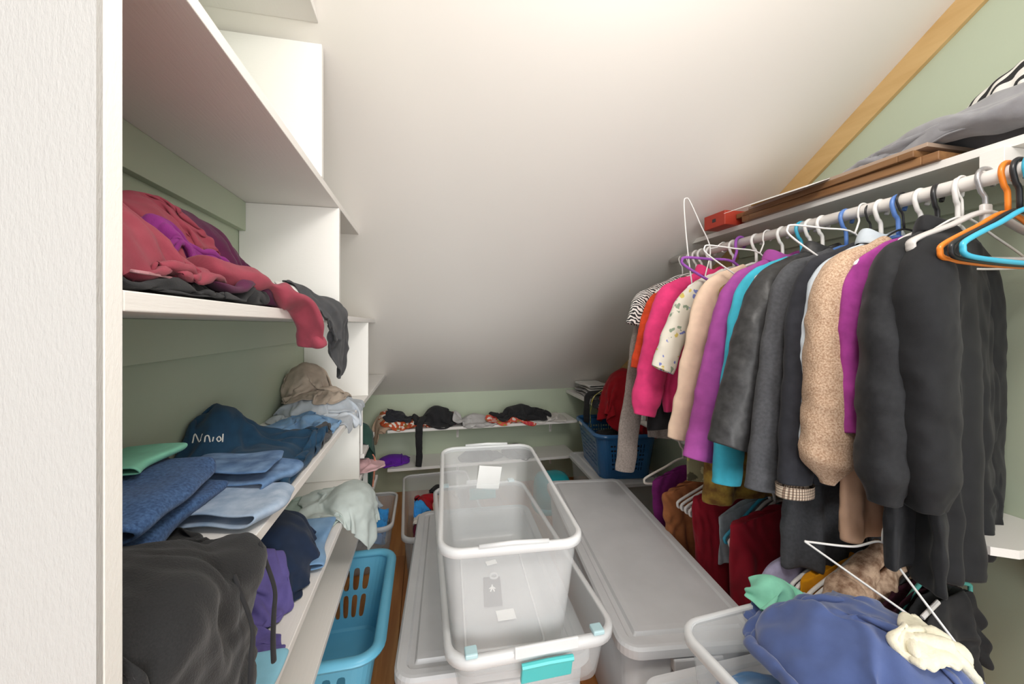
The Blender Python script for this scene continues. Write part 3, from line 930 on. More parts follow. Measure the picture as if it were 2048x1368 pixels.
def g_sleeve(side, hw, zsh, length, r0, r1, flare, fwd, seed, flat=0.6, wr=0.10, nseg=34, nr=46, cuff=0.0, bend=0.0, rise=0.085):
    """sleeve: leaves the collar along the shoulder, rounds the hanger tip and hangs down"""
    S0 = np.array([side * (hw - 0.03), 0, zsh + 0.005])
    P = catmull([[side * hw * 0.22, 0, zsh + rise * 0.80], [side * hw * 0.62, 0, zsh + rise * 0.34], S0 + [side * 0.022, 0, -0.028], S0 + [side * (0.046 + flare * 0.2), fwd * 0.25, -length * 0.28],
                 S0 + [side * (0.05 + flare * 0.55), fwd * 0.6, -length * 0.6], S0 + [side * (0.05 + flare), fwd + bend, -length]], 12)
    L = np.concatenate([[0], np.cumsum(np.linalg.norm(np.diff(P, axis=0), axis=1))])
    tt = np.linspace(0, L[-1], nr)
    P = np.stack([np.interp(tt, L, P[:, k]) for k in range(3)], 1)
    T, _, _ = frames(P)
    W = np.array([0, 1.0, 0])
    rg = np.random.RandomState(seed)
    a = np.linspace(0, 2 * PI, nseg, endpoint=False)
    rings = []
    w1 = [(rg.uniform(2.5, 5.0) * 2 * PI, rg.randint(1, 3), rg.uniform(0, 6.28)) for _ in range(4)]
    w2 = [(rg.randint(2, 5), rg.uniform(0, 6.28), rg.uniform(-1, 1)) for _ in range(3)]
    tsh = 0.24 / max(0.3, L[-1])
    for i, p in enumerate(P):
        t = i / (nr - 1)
        r = r0 + (r1 - r0) * t
        r *= 0.38 + 0.62 * smooth01(min(1, t / max(0.12, tsh)))
        if cuff and t > 0.90: r *= 1 - cuff * smooth01((t - 0.90) / 0.10)
        m = 1 + 0.6 * wr * (sum(np.sin(f * t + k * a + q) for f, k, q in w1) / 4.5 * (0.3 + t) + 0.7 * sum(np.sin(k * a + q + d * t * 4) for k, q, d in w2) / 2)
        Uv = np.cross(W, T[i]); Uv /= np.linalg.norm(Uv) + 1e-9
        rings.append(p + (r * m * np.cos(a))[:, None] * Uv + (r * flat * m * np.sin(a))[:, None] * W)
    last = rings[-1]; cen = last.mean(0)
    l2 = cen + (last - cen) * [0.9, 0.9, 1]; l2[:, 2] += 0.004
    l3 = cen + (last - cen) * [0.6, 0.6, 1]; l3[:, 2] += 0.045
    rings += [l2, l3]
    V, F = loft(rings, True, True)
    k_ = (0.4 + 0.6 * wr / 0.1) * r0
    V, F = crease((V, F), 0.09 * k_, 11, seed, (0.5, 0.2, 0.9), 0.55)
    V, F = crease((V, F), 0.11 * k_, 24, seed + 2, (0.5, 0.2, 0.9), 0.6)
    return wav(V, 0.003, 9, seed + 3), F

def g_collar(zneck, seed, h=0.024, w=0.058, d=0.03):
    a = np.linspace(0, 2 * PI, 28, endpoint=False)
    rings = []
    for k, (sc, dz) in enumerate(((0.95, -0.03), (0.9, 0.0), (0.92, h), (1.02, h + 0.004), (1.2, h * 0.6), (1.35, -0.012), (1.3, -0.014))):
        rings.append(np.stack([w * sc * np.cos(a), d * sc * np.sin(a), zneck - 0.02 + dz + 0.012 * np.cos(2 * a) * (k > 0)], 1))
    V, F = loft(rings)
    return wav(V, 0.003, 14, seed), F

def garment(name, label, cat, mat, y, yaw=0, hw=0.2, zhem=0.8, hw_hem=None, b0=0.012, b1=0.024, seed=0, amp=0.010, freq=9, sleeves=(), collar=False, drop=0.085, sl=0.10,
            zrod=ZR, xrod=1.2, lean=0.0, hemslope=0.0, smat=None, group=None, swing=0.0, pitch=0.0, body=True):
    zn = zrod - drop + 0.006
    zs = zn - sl
    rt = root(name, (xrod, y, zrod), label, cat, group)
    rt.rotation_euler = (pitch, 0, yaw)
    sh = np.array([0, 0, -zrod])
    def add(nm, vf, mt, par=None):
        V, F = vf
        o = obj(nm, (V + sh, F), M[mt], par or rt, True, local=True, origin=(0, 0, 0))
        subsurf(o, 1)
        return o
    if body:
        add('body', g_body(hw, zn, zs, zhem, hw_hem or hw * 1.05, b0, b1, seed, amp, freq, lean=lean, hemslope=hemslope, swing=swing), mat)
    for i, sd in enumerate(sleeves):
        kw = dict(side=-1, length=0.55, r0=0.06, r1=0.05, flare=0.1, fwd=0.0, flat=0.55)
        kw.update(sd)
        mt = kw.pop('mat', smat or mat)
        cuff = kw.pop('cuffmat', None)
        kk = dict(kw); kk.pop('side'); side = kw['side']
        o = add('sleeve', g_sleeve(side, hw, zs, kk['length'], kk['r0'], kk['r1'], kk['flare'], kk['fwd'], seed + 11 + i, kk['flat'], kk.get('wr', 0.1), cuff=kk.get('cuff', 0.0), bend=kk.get('bend', 0.0)), mt)
        if cuff:
            L = kk['length']
            q = add('cuff', g_sleeve(side, hw, zs, L + 0.035, kk['r0'], kk['r1'] * 1.12, kk['flare'], kk['fwd'], seed + 11 + i, kk['flat'], 0.02), cuff, o)
            # keep only the band at the wrist
            me = q.data; bm = bmesh.new(); bm.from_mesh(me)
            zc = zs - L - zrod - 0.03
            bmesh.ops.delete(bm, geom=[v for v in bm.verts if v.co.z > zc + 0.045], context='VERTS'); bm.to_mesh(me); bm.free()
    if collar:
        add('collar', g_collar(zn, seed), mat)
    return rt

R_ = math.radians
G_UP = 'garments on the upper rod'
hs = lambda **k: k
garment('zebra_cardigan', 'taupe cardigan with zebra print top at the far rod end', 'cardigan', 'taupe', 1.665, 0, 0.185, 0.72, 0.19, seed=1, b1=0.02, amp=0.008, sleeves=[hs(length=0.82, flare=0.10, r0=0.05, r1=0.048, flat=0.5)])
garment('tank_shirt', 'black and white zebra print top at the far rod end', 'top', 'zebra', 1.61, 0, 0.215, 1.2, 0.22, seed=2, b1=0.016, amp=0.006, sleeves=[hs(length=0.15, flare=0.03, r0=0.05, r1=0.055)])
garment('vest', 'black vest between the zebra top and the pink shirt', 'vest', 'black', 1.53, 0, 0.215, 0.80, 0.27, seed=3, b1=0.014, amp=0.006)
garment('blouse', 'orange red blouse peeking out beside the pink shirt', 'blouse', 'orangered', 1.565, 0, 0.19, 1.0, 0.2, seed=4, b1=0.012, amp=0.006, sleeves=[hs(length=0.34, flare=0.07, r0=0.045, r1=0.045)])
garment('shirt', 'hot pink long sleeved cotton shirt', 'shirt', 'pink', 1.475, 0, 0.2, 0.88, 0.22, seed=5, b1=0.03, amp=0.012, collar=True, sleeves=[hs(length=0.52, flare=0.10, r0=0.062, r1=0.066, flat=0.7, wr=0.14, cuff=0.3), hs(side=1, length=0.5, flare=0.02)])
garment('blouse', 'white sleeveless blouse with small blue and yellow flowers', 'blouse', 'floralw', 1.345, 0, 0.19, 0.80, 0.22, seed=6, b1=0.016, amp=0.008, sleeves=[hs(length=0.32, flare=0.11, r0=0.045, r1=0.05, flat=0.5)])
garment('blouse', 'cream peach blouse with long sleeve next to the purple cardigan', 'blouse', 'cream', 1.235, 0, 0.2, 0.86, 0.22, seed=7, b1=0.016, amp=0.007, sleeves=[hs(length=0.55, flare=0.11, r0=0.055, r1=0.042, flat=0.45, wr=0.05)])
garment('cardigan', 'orchid purple knit cardigan', 'cardigan', 'purple', 1.125, 0, 0.18, 0.84, 0.22, seed=8, b1=0.026, amp=0.010, collar=True, sleeves=[hs(length=0.585, flare=0.135, r0=0.066, r1=0.052, flat=0.62, wr=0.06), hs(side=1, length=0.5, flare=0.02)])
garment('shirt', 'cyan cotton shirt between purple cardigan and black leather jacket', 'shirt', 'cyan', 1.055, 0, 0.2, 0.78, 0.21, seed=9, b1=0.018, amp=0.008, sleeves=[hs(length=0.64, flare=0.07, r0=0.05, r1=0.05, flat=0.6, wr=0.05)])
garment('shirt', 'red shirt whose shoulder shows beside the leather jacket', 'shirt', 'red', 1.025, 0, 0.2, 0.95, 0.2, seed=10, b1=0.012, amp=0.006)
garment('leather_jacket', 'black leather jacket with glossy sleeves', 'jacket', 'leather', 0.985, 0, 0.185, 0.86, 0.24, seed=11, b1=0.03, amp=0.010, collar=True, sleeves=[hs(length=0.50, flare=0.13, r0=0.072, r1=0.066, flat=0.75, wr=0.08), hs(side=1, length=0.5, flare=0.02)])
garment('long_cardigan', 'long charcoal grey knit cardigan reaching below the other coats', 'cardigan', 'charcoal', 0.915, 0, 0.2, 0.56, 0.20, seed=12, b1=0.030, amp=0.014, lean=-0.015, sleeves=[hs(length=0.60, flare=0.075, r0=0.055, r1=0.05, flat=0.6, wr=0.05)])
garment('jacket', 'blue black jacket with a brown plaid cuff', 'jacket', 'blacknavy', 0.85, 0, 0.2, 0.82, 0.2, seed=13, b1=0.02, amp=0.008, sleeves=[hs(length=0.56, flare=0.035, r0=0.056, r1=0.05, flat=0.6, wr=0.05, cuffmat='plaid')])
garment('shirt', 'pale blue and white shirt behind the tan fleece', 'shirt', 'paleblue_c', 0.825, 0, 0.195, 1.05, 0.2, seed=14, b1=0.012, amp=0.006, collar=True, sleeves=[hs(length=0.45, flare=0.02, r0=0.05, r1=0.035, flat=0.5)])
garment('fleece_jacket', 'tan boucle fleece jacket with gathered sleeve and satin lower panel', 'jacket', 'satin', 0.785, 0, 0.19, 0.72, 0.2, seed=15, b1=0.03, amp=0.010, smat='boucle', sleeves=[hs(length=0.54, flare=0.02, r0=0.064, r1=0.066, flat=0.85, wr=0.06, cuff=0.75)])
garment('shirt', 'magenta shirt between the tan fleece and the black coat', 'shirt', 'magenta', 0.737, 0, 0.19, 0.98, 0.2, seed=16, b1=0.010, amp=0.005, sleeves=[hs(length=0.40, flare=-0.005, r0=0.046, r1=0.040, flat=0.5, wr=0.05)])
garment('coat', 'black puckered coat with gathered sleeve, hanging before the magenta shirt', 'coat', 'blackcoat', 0.705, R_(11), 0.195, 0.72, 0.22, seed=17, b1=0.03, amp=0.014, collar=True, sleeves=[hs(length=0.53, flare=0.02, r0=0.062, r1=0.062, flat=0.8, wr=0.12, cuff=0.45), hs(side=1, length=0.5, flare=0.0)])
garment('coat', 'black twill coat closest to the camera with wide sleeves', 'coat', 'blackcoat2', 0.668, R_(15), 0.19, 0.69, 0.20, seed=18, b1=0.03, amp=0.014, sleeves=[hs(length=0.53, flare=-0.03, r0=0.062, r1=0.06, flat=0.8, wr=0.1, cuff=0.3), hs(side=1, length=0.64, flare=-0.02, r0=0.055, r1=0.05, wr=0.1)])

# the hangers those garments hang on: only hooks and bits of shoulder show
hk = [(1.665, 'wire', 'h_white', 'taupe zebra cardigan'), (1.61, 'wire', 'h_white', 'zebra print top'), (1.53, 'tube', 'h_white', 'black vest'), (1.565, 'tube', 'h_white', 'orange red blouse'),
      (1.475, 'tube', 'h_white', 'hot pink shirt'), (1.345, 'tube', 'h_white', 'small flowered blouse'), (1.235, 'tube', 'h_white', 'cream peach blouse'), (1.125, 'tube', 'h_white', 'orchid purple cardigan'),
      (1.055, 'tube', 'h_cyan', 'cyan shirt'), (1.025, 'tube', 'h_white', 'red shirt'), (0.985, 'tube', 'h_white', 'black leather jacket'), (0.915, 'tube', 'h_blue', 'charcoal cardigan'),
      (0.85, 'wire', 'h_black', 'plaid cuffed jacket'), (0.825, 'tube', 'h_white', 'pale blue shirt'), (0.785, 'tube', 'h_blue', 'tan fleece jacket'), (0.737, 'tube', 'h_white', 'magenta shirt'),
      (0.705, 'tube', 'h_black', 'puckered black coat'), (0.668, 'tube', 'h_white', 'nearest black twill coat')]
cn = {'h_white': 'white', 'h_cyan': 'cyan', 'h_blue': 'blue', 'h_black': 'black'}
for y, kd, mt, g in hk:
    hanger(kd, mt, y, '%s hanger inside the %s' % (cn[mt], g), R_(15) if y == 0.668 else (R_(11) if y == 0.705 else 0), group='hangers holding garments on the upper rod', zoff=-0.008)

# empty hangers on the upper rod
hanger('tube', 'h_orange', 0.588, 'empty orange plastic hanger at the right end', R_(2))
hanger('tube', 'h_black', 0.571, 'empty black plastic hanger between the orange and cyan hangers', R_(2), zoff=0.0)
hanger('tube', 'h_cyan', 0.554, 'empty cyan plastic hanger nearest at the right end', R_(2))
hanger('flat', 'h_grey', 0.622, 'grey plastic hanger with steel hook next to the orange hanger', R_(-3), hookmat='zinc')
hanger('wire', 'h_white', 0.660, 'thin white hanger in front of the black coat collar', R_(0))
hanger('wire', 'h_black', 0.776, 'thin black hanger tipped over the tan fleece shoulder', R_(0), R_(-4))
hanger('wire', 'h_white', 0.868, 'thin white hanger tilted up over the tan fleece', 0, R_(26))
hanger('wire', 'h_white', 1.185, 'thin white hanger tilted up over the purple cardigan', 0, R_(28))
hanger('tube', 'h_purple', 1.31, 'purple flocked hanger sticking up beside the pink shirt', 0, R_(24))
hanger('wire', 'h_white', 1.40, 'white wire hanger pointing up in front of the red box', R_(8), R_(82))

# ------------------------------------------------------------------ garments on the lower rod
Lz = dict(zrod=ZLR, drop=0.08, sl=0.07)
Lh = dict(zrod=ZLR, drop=0.045, sl=0.05)
garment('dress', 'plum purple dress at the far end of the lower rod', 'dress', 'plumcloth', 1.60, 0, 0.2, 0.10, 0.165, seed=31, b1=0.02, amp=0.01, **Lz)
garment('dress', 'rust brown pleated dress on the lower rod', 'dress', 'rust', 1.47, 0, 0.23, 0.10, 0.165, seed=32, b1=0.03, amp=0.016, freq=16, **Lz)
garment('blouse', 'green gold flowered blouse hanging under the purple cardigan', 'blouse', 'floralg', 1.30, 0, 0.19, 0.66, 0.24, seed=33, b1=0.022, amp=0.01)
garment('blouse', 'ochre brown printed blouse under the cyan shirt', 'blouse', 'ochre', 1.195, 0, 0.19, 0.63, 0.25, seed=34, b1=0.022, amp=0.01)
garment('dress', 'long crimson cotton dress on the lower rod', 'dress', 'crimson', 1.29, 0, 0.23, 0.10, 0.175, seed=35, b1=0.045, amp=0.016, **Lh)
garment('scarf', 'ice grey scarf hanging over the crimson dresses', 'scarf', 'icegrey', 1.236, 0, 0.16, 0.38, 0.16, seed=36, b1=0.01, amp=0.006, **Lz)
garment('dress', 'second crimson dress behind the charcoal cardigan', 'dress', 'crimson', 1.10, 0, 0.23, 0.10, 0.19, seed=37, b1=0.05, amp=0.016, **Lh)
for k, y in enumerate((1.42, 1.395, 1.37, 1.345)):
    hanger('tube', 'h_white', y, ('farthest', 'second', 'third', 'nearest')[k] + ' of four empty white hangers before the rust dress', R_(2), z=ZLR, group='four empty white hangers on the lower rod')
hanger('tube', 'h_cream', 1.66, 'cream hanger holding the plum dress on the lower rod', 0, z=ZLR)
hanger('tube', 'h_cyan', 1.215, 'cyan hanger tilted out over the crimson dress', R_(4), R_(-12), z=ZLR)
hanger('tube', 'h_white', 1.192, 'upper white hanger beside the low cyan hanger', R_(4), R_(-12), z=ZLR, group='two white hangers beside the cyan one')
hanger('tube', 'h_white', 1.172, 'lower white hanger beside the low cyan hanger', R_(4), R_(-14), z=ZLR, group='two white hangers beside the cyan one')

# nearer end of the lower rod
garment('blouse', 'lavender blouse on the lower rod below the charcoal cardigan', 'blouse', 'lavender', 0.945, 0, 0.2, 0.20, 0.22, seed=41, b1=0.02, amp=0.01, sleeves=[hs(length=0.2, flare=0.01, r0=0.05, r1=0.05)], **Lz)
garment('top', 'mustard yellow top on white hangers on the lower rod', 'top', 'mustard', 0.885, 0, 0.2, 0.15, 0.22, seed=42, b1=0.025, amp=0.01, **Lz)
garment('fur_vest', 'beige brown fur vest on the lower rod beside the mustard top', 'vest', 'fur', 0.80, R_(8), 0.17, 0.40, 0.17, seed=43, b0=0.02, b1=0.05, amp=0.014, sleeves=[hs(length=0.13, flare=0.0, r0=0.055, r1=0.05, flat=0.9)], **Lh)
garment('dress', 'black dress at the near end of the lower rod', 'dress', 'black', 0.705, R_(14), 0.2, 0.42, 0.17, seed=44, b1=0.04, amp=0.02, **Lz)
garment('dress', 'dark maroon dress low behind the fur vest', 'dress', 'darkmaroon', 0.745, R_(8), 0.2, 0.25, 0.2, seed=45, b1=0.02, amp=0.012, **Lz)
for k, y in enumerate((0.915, 0.90, 0.868, 0.853)):
    hanger('tube', 'h_white', y, ('farthest', 'second', 'third', 'nearest')[k] + ' white hanger around the mustard top', R_(1), R_(-3), z=ZLR, hookmat='h_black', group='white hangers around the mustard top')
hanger('tube', 'h_purple', 0.792, 'purple hanger under the beige fur vest', R_(8), R_(-6), z=ZLR)
hanger('tube', 'h_black', 0.765, 'black hanger next to the teal hanger low down', R_(8), R_(-6), z=ZLR)
hanger('tube', 'h_teal', 0.735, 'teal hanger low on the near end of the lower rod', R_(8), R_(-6), z=ZLR)
# ------------------------------------------------------------------ cloth: a small position-based solver, run once per crumpled garment
class HF:
    """height map of what already lies somewhere, so that the next piece comes to rest on it"""
    def __init__(s, x0, x1, y0, y1, res=0.01):
        s.x0, s.y0, s.res = x0, y0, res
        s.nx, s.ny = int((x1 - x0) / res) + 1, int((y1 - y0) / res) + 1
        s.H = np.full((s.nx, s.ny), -9.0)
    def add(s, V, th=0.006):
        i = np.round((V[:, 0] - s.x0) / s.res).astype(int); j = np.round((V[:, 1] - s.y0) / s.res).astype(int)
        ok = (i >= 0) & (i < s.nx) & (j >= 0) & (j < s.ny)
        np.maximum.at(s.H, (i[ok], j[ok]), V[ok, 2] + th)
    def collide(s, P, depth=0.07):
        i = np.clip(np.round((P[..., 0] - s.x0) / s.res).astype(int), 0, s.nx - 1); j = np.clip(np.round((P[..., 1] - s.y0) / s.res).astype(int), 0, s.ny - 1)
        h = s.H[i, j]
        hit = (P[..., 2] < h) & (P[..., 2] > h - depth)
        P[..., 2] = np.where(hit, P[..., 2] + (h - P[..., 2]) * 0.5, P[..., 2])
        return hit

def c_slab(x0, x1, y0, y1, z0, z1, m=0.004):
    lo = np.array([x0 - m, y0 - m, z0 - m]); hi = np.array([x1 + m, y1 + m, z1 + m])
    def f(P):
        ins = np.all((P > lo) & (P < hi), axis=-1)
        if ins.any():
            Q = P[ins]
            d = np.concatenate([Q - lo, hi - Q], 1)
            d[:, 5] *= 0.35                        # prefer the top face
            k = d.argmin(1)
            r = np.arange(len(Q))
            for a in range(3):
                Q[k == a, a] = lo[a]; Q[k == a + 3, a] = hi[a]
            P[ins] = Q
        return ins
    return f
def c_half(axis, val, sign):
    def f(P):
        hit = (P[..., axis] - val) * sign < 0
        P[..., axis] = np.where(hit, val, P[..., axis])
        return hit
    return f
def c_ell(c, r):
    c, r = np.array(c, float), np.array(r, float)
    def f(P):
        q = (P - c) / r
        d = np.sqrt((q * q).sum(-1))
        hit = d < 1
        if hit.any():
            P[hit] = c + (q[hit] / (d[hit][:, None] + 1e-9)) * r
        return hit
    return f

def simulate(P, R, cols, steps=150, iters=7, bend=0.03, grav=0.0006, damp=0.97, fric=0.9, shear=0.5, vmax=0.006):
    """P start positions (nv,nu,3), R rest layout (nv,nu,2)"""
    nv, nu = P.shape[:2]
    prev = P.copy()
    G = []
    def add(a, b, k):
        d = R[b] - R[a]
        if d.size: G.append((a, b, np.sqrt((d * d).sum(-1, keepdims=True)), k * 0.5))
    al = slice(None)
    for p in (0, 1):
        n = (nu - p) // 2
        add((al, slice(p, p + 2 * n, 2)), (al, slice(p + 1, p + 1 + 2 * n, 2)), 1.0)
        n = (nv - p) // 2
        add((slice(p, p + 2 * n, 2), al), (slice(p + 1, p + 1 + 2 * n, 2), al), 1.0)
        add((slice(p, p + 2 * n, 2), slice(0, nu - 1)), (slice(p + 1, p + 1 + 2 * n, 2), slice(1, nu)), shear)
        add((slice(p, p + 2 * n, 2), slice(1, nu)), (slice(p + 1, p + 1 + 2 * n, 2), slice(0, nu - 1)), shear)
    for ax, n_ in ((0, nv), (1, nu)):
        for p in range(4):
            q = np.arange(p, n_ - 2, 4)
            if len(q) == 0: continue
            s1 = slice(int(q[0]), int(q[-1]) + 1, 4); s2 = slice(int(q[0]) + 2, int(q[-1]) + 3, 4)
            if ax: add((al, s1), (al, s2), bend)
            else: add((s1, al), (s2, al), bend)
    for s in range(steps):
        v = (P - prev) * damp
        sp = np.sqrt((v * v).sum(-1, keepdims=True)); v *= np.minimum(1, vmax / (sp + 1e-9))
        prev = P.copy()
        P = P + v
        P[..., 2] -= grav
        for it in range(iters):
            for a, b, L, k in G:
                d = P[b] - P[a]
                ln = np.sqrt((d * d).sum(-1, keepdims=True)) + 1e-9
                c = d * ((ln - L) / ln * k)
                P[a] += c; P[b] -= c
        hit = np.zeros(P.shape[:2], bool)
        for f in cols: hit |= f(P)
        if hit.any():                          # friction: touching cloth creeps only a little
            d = P[hit] - prev[hit]
            d[:, :2] *= 1 - fric
            P[hit] = np.concatenate([prev[hit][:, :2] + d[:, :2], P[hit][:, 2:]], 1)
            prev[hit] = P[hit]
    return P

def lowfreq(U_, V_, seed, f=2.0, n=5):
    rg = np.random.RandomState(seed)
    o = np.zeros_like(U_)
    for _ in range(n):
        k = rg.normal(size=2) * f
        o += np.sin(k[0] * U_ * 6.28 + k[1] * V_ * 6.28 + rg.uniform(0, 6.28))
    return o / math.sqrt(n)

def crumple(name, label, cat, mat, c, size, yaw=0, n=30, squash=0.7, lift=0.05, blobs=(), cols=(), hf=None, seed=0, steps=110, bend=0.03, th=0.0035, group=None,
            noise=0.03, iters=6, parent=None, tiltf=None, sub=1, addhf=True, fric=0.9, grav=0.0006, cr=0.012, crf=14, rnd=0.6, shape=None):
    """a garment dropped in a heap: starts gathered (squash<1) and lifted, then settles over blobs, boards and what lies there"""
    su_, sv_ = size
    nu, nv = n, max(8, int(n * sv_ / su_))
    uu, vv = np.meshgrid(np.linspace(-1, 1, nu), np.linspace(-1, 1, nv))
    if shape == 'rect': rnd = 0.08
    ru = uu * np.sqrt(1 - rnd * vv ** 2 / 2); rv = vv * np.sqrt(1 - rnd * uu ** 2 / 2)
    ru = ru + 0.05 * lowfreq(uu, vv, seed + 7, 0.5); rv = rv + 0.05 * lowfreq(uu, vv, seed + 8, 0.5)
    R = np.stack([ru * su_ / 2, rv * sv_ / 2], -1)
    sq = squash if isinstance(squash, tuple) else (squash, squash)
    x = R[..., 0] * sq[0] + noise * (0.8 * lowfreq(uu, vv, seed, 0.45) + 0.35 * lowfreq(uu, vv, seed + 21, 1.3))
    y = R[..., 1] * sq[1] + noise * (0.8 * lowfreq(uu, vv, seed + 1, 0.45) + 0.35 * lowfreq(uu, vv, seed + 22, 1.3))
    zz = lift * (0.8 + 0.6 * lowfreq(uu, vv, seed + 2, 0.8)) + 0.5 * noise * lowfreq(uu, vv, seed + 3, 1.6) + 0.25 * noise * lowfreq(uu, vv, seed + 4, 3.0)
    ca, sa = math.cos(yaw), math.sin(yaw)
    P = np.stack([c[0] + ca * x - sa * y, c[1] + sa * x + ca * y, c[2] + zz], -1)
    if tiltf is not None: P = tiltf(P, uu, vv)
    cl = list(cols) + [c_ell(b[0], b[1]) for b in blobs]
    if hf is not None: cl.append(hf.collide)
    P = simulate(P, R, cl, steps, iters, bend, fric=fric, grav=grav)
    I = np.arange(nu * nv).reshape(nv, nu)
    Q = np.stack([I[:-1, :-1], I[:-1, 1:], I[1:, 1:], I[1:, :-1]], -1).reshape(-1, 4)
    V = P.reshape(-1, 3)
    if hf is not None and addhf:
        hf.add(np.vstack([V, V[Q].mean(1), (V[Q[:, 0]] + V[Q[:, 1]]) / 2, (V[Q[:, 0]] + V[Q[:, 3]]) / 2]))
    F = [tuple(q) for q in Q]
    if cr:
        V, F = crease((V, F), cr, crf, seed, np.random.RandomState(seed).normal(size=3), 0.9, 6)
        V, F = crease((V, F), cr * 0.4, crf * 2.3, seed + 50, np.random.RandomState(seed + 9).normal(size=3), 0.9, 6)
        for f_ in cols: f_(V)
    o = obj(name, (V, F), M[mat] if isinstance(mat, str) else mat, parent, True)
    solid(o, th, 0)
    subsurf(o, sub)
    if parent is None: tag(o, label, cat, group)
    elif label: o['label'] = label
    return o

def folded(name, label, cat, mat, c, w, d, layers=4, lh=0.012, yaw=0, seed=0, th=0.004, group=None, parent=None, roll=0.0, amp=0.004, slack=0.0):
    """a folded garment: one sheet laid back and forth, with rounded fold ends; w across the folds, d along them, c = centre of the underside"""
    path = []
    for i in range(layers):
        z = (i + 0.5) * lh
        xs = np.linspace(-w / 2, w / 2, 12)
        if i % 2: xs = xs[::-1]
        sh = 1 - 0.04 * i
        for k, x in enumerate(xs):
            path.append((x * sh, z + slack * math.sin(k / 11 * PI) * i))
        if i < layers - 1:
            e = xs[-1] * sh
            sg = math.copysign(1, e)
            for a in (-60, -20, 20, 60):
                path.append((e + sg * lh * 0.55 * math.cos(math.radians(a)), z + lh / 2 + lh / 2 * math.sin(math.radians(a))))
    path = np.array(path)
    ny = 18
    rg = np.random.RandomState(seed)
    V = []
    for j in range(ny):
        t = j / (ny - 1) - 0.5
        for x, z in path:
            V.append((x + 0.012 * math.sin(3 * t + seed + z * 90), t * d * (1 + 0.05 * math.sin(z * 140 + seed)), z))
    V = wav(np.array(V), amp, 8, seed, 8)
    V[:, 2] = np.maximum(V[:, 2], th)
    m = len(path)
    F = [(j * m + i, j * m + i + 1, (j + 1) * m + i + 1, (j + 1) * m + i) for j in range(ny - 1) for i in range(m - 1)]
    o = obj(name, place((V, F), c, yaw, 0, roll), M[mat] if isinstance(mat, str) else mat, parent, True)
    solid(o, th, 0)
    subsurf(o, 1)
    if parent is None: tag(o, label, cat, group)
    return o

def limb(path, radii, seed, flat=0.5, wr=0.12, nseg=24, nr=36, up=None):
    """sleeve or trouser leg lying along a path"""
    P = catmull(path, 10)
    idx = np.linspace(0, len(P) - 1, nr)
    P = np.array([P[int(i)] + (P[min(int(i) + 1, len(P) - 1)] - P[int(i)]) * (i - int(i)) for i in idx])
    T, N, B = frames(P)
    a = np.linspace(0, 2 * PI, nseg, endpoint=False)
    rr = np.interp(np.linspace(0, 1, nr), np.linspace(0, 1, len(radii)), radii)
    rings = [P[i] + rr[i] * (flat * np.cos(a)[:, None] * N[i] + np.sin(a)[:, None] * B[i]) for i in range(nr)]
    last = rings[-1]; cen = last.mean(0)
    rings += [cen + (last - cen) * 0.9 - T[-1] * 0.004, cen + (last - cen) * 0.5 - T[-1] * 0.03]
    VF = loft(rings, True, True)
    VF = crease(VF, wr * 1.5 * max(radii), 12, seed, T[nr // 2], 0.6)
    VF = crease(VF, wr * 0.8 * max(radii), 26, seed + 1, T[nr // 2], 0.8)
    return wav(VF[0], 0.003, 10, seed), VF[1]

def limb_obj(name, path, radii, mat, seed, parent=None, **k):
    o = obj(name, limb(path, radii, seed, **k), M[mat], parent, True)
    subsurf(o, 1)
    return o
# ------------------------------------------------------------------ more fabrics
M['rose'] = fabric('dusty_rose_jersey', '8E3C4A', vary=0.1, bstr=0.3, sheen=0.1)
M['plum'] = fabric('dark_plum_knit', '501A3C', vary=0.15)
M['cord'] = fabric('purple_corduroy', '842C78', vary=0.14, bstr=0.4)
M['slate'] = fabric('charcoal_jersey', '46474A', vary=0.14)
M['whitec'] = fabric('white_cotton', 'E6E4E0', vary=0.05)
M['offwhite'] = fabric('offwhite_cotton', 'D8D4CE', vary=0.06)
M['taupe2'] = fabric('taupe_cotton', 'A89A8C', vary=0.12)
M['greyjean'] = denim('light_grey_denim', 'A9B2BC', 'C9CFD6')
M['bluejean'] = denim('light_blue_denim', '5F86AE', '86A9CC')
M['darkjean'] = denim('dark_blue_denim', '29436A', '4E6E9C', 220)
M['midjean'] = denim('mid_blue_denim', '35557F', '7A9AC0', 30)
M['palejean'] = denim('pale_blue_denim', '7E96B2', 'B5C4D6', 30)
M['navytee'] = fabric('navy_teal_jersey', '20405A', vary=0.14)
M['mint'] = fabric('mint_cotton', '86CDB2', vary=0.1)
M['knit'] = fabric('black_ribbed_knit', '242425', vary=0.2, nscale=500, bstr=0.6, weave=420, sheen=0.15)
M['navy'] = fabric('dark_navy_cotton', '1C2B44', vary=0.14)
M['sage'] = fabric('pale_sage_fleece', 'B9C3C0', vary=0.06)
M['sage2'] = fabric('pale_mint_grey_cotton', 'B4C6BE', vary=0.06)
M['indigo'] = fabric('muted_violet_jersey', '5E5590', vary=0.12)
M['skyfold'] = fabric('sky_blue_cotton', '86BDD2', vary=0.06)
M['brightblue'] = fabric('bright_blue_cloth', '3F9AE0', vary=0.16)
M['hoodie'] = fabric('slate_blue_fleece', '4C5D8E', vary=0.08, sheen=0.4)
M['bluefl'] = fabric('steel_blue_fleece', '5784B2', vary=0.08, sheen=0.4)
M['creamfl'] = fabric('cream_sherpa', 'E8E2CC', vary=0.08, nscale=80, weave=260, bstr=0.8)
M['greyfl'] = fabric('grey_fleece', '8F8F94', vary=0.1, sheen=0.4)
M['stripe'] = pat_zebra('black_white_stripe', '2A2A2C', 'E8E6E2', 12)
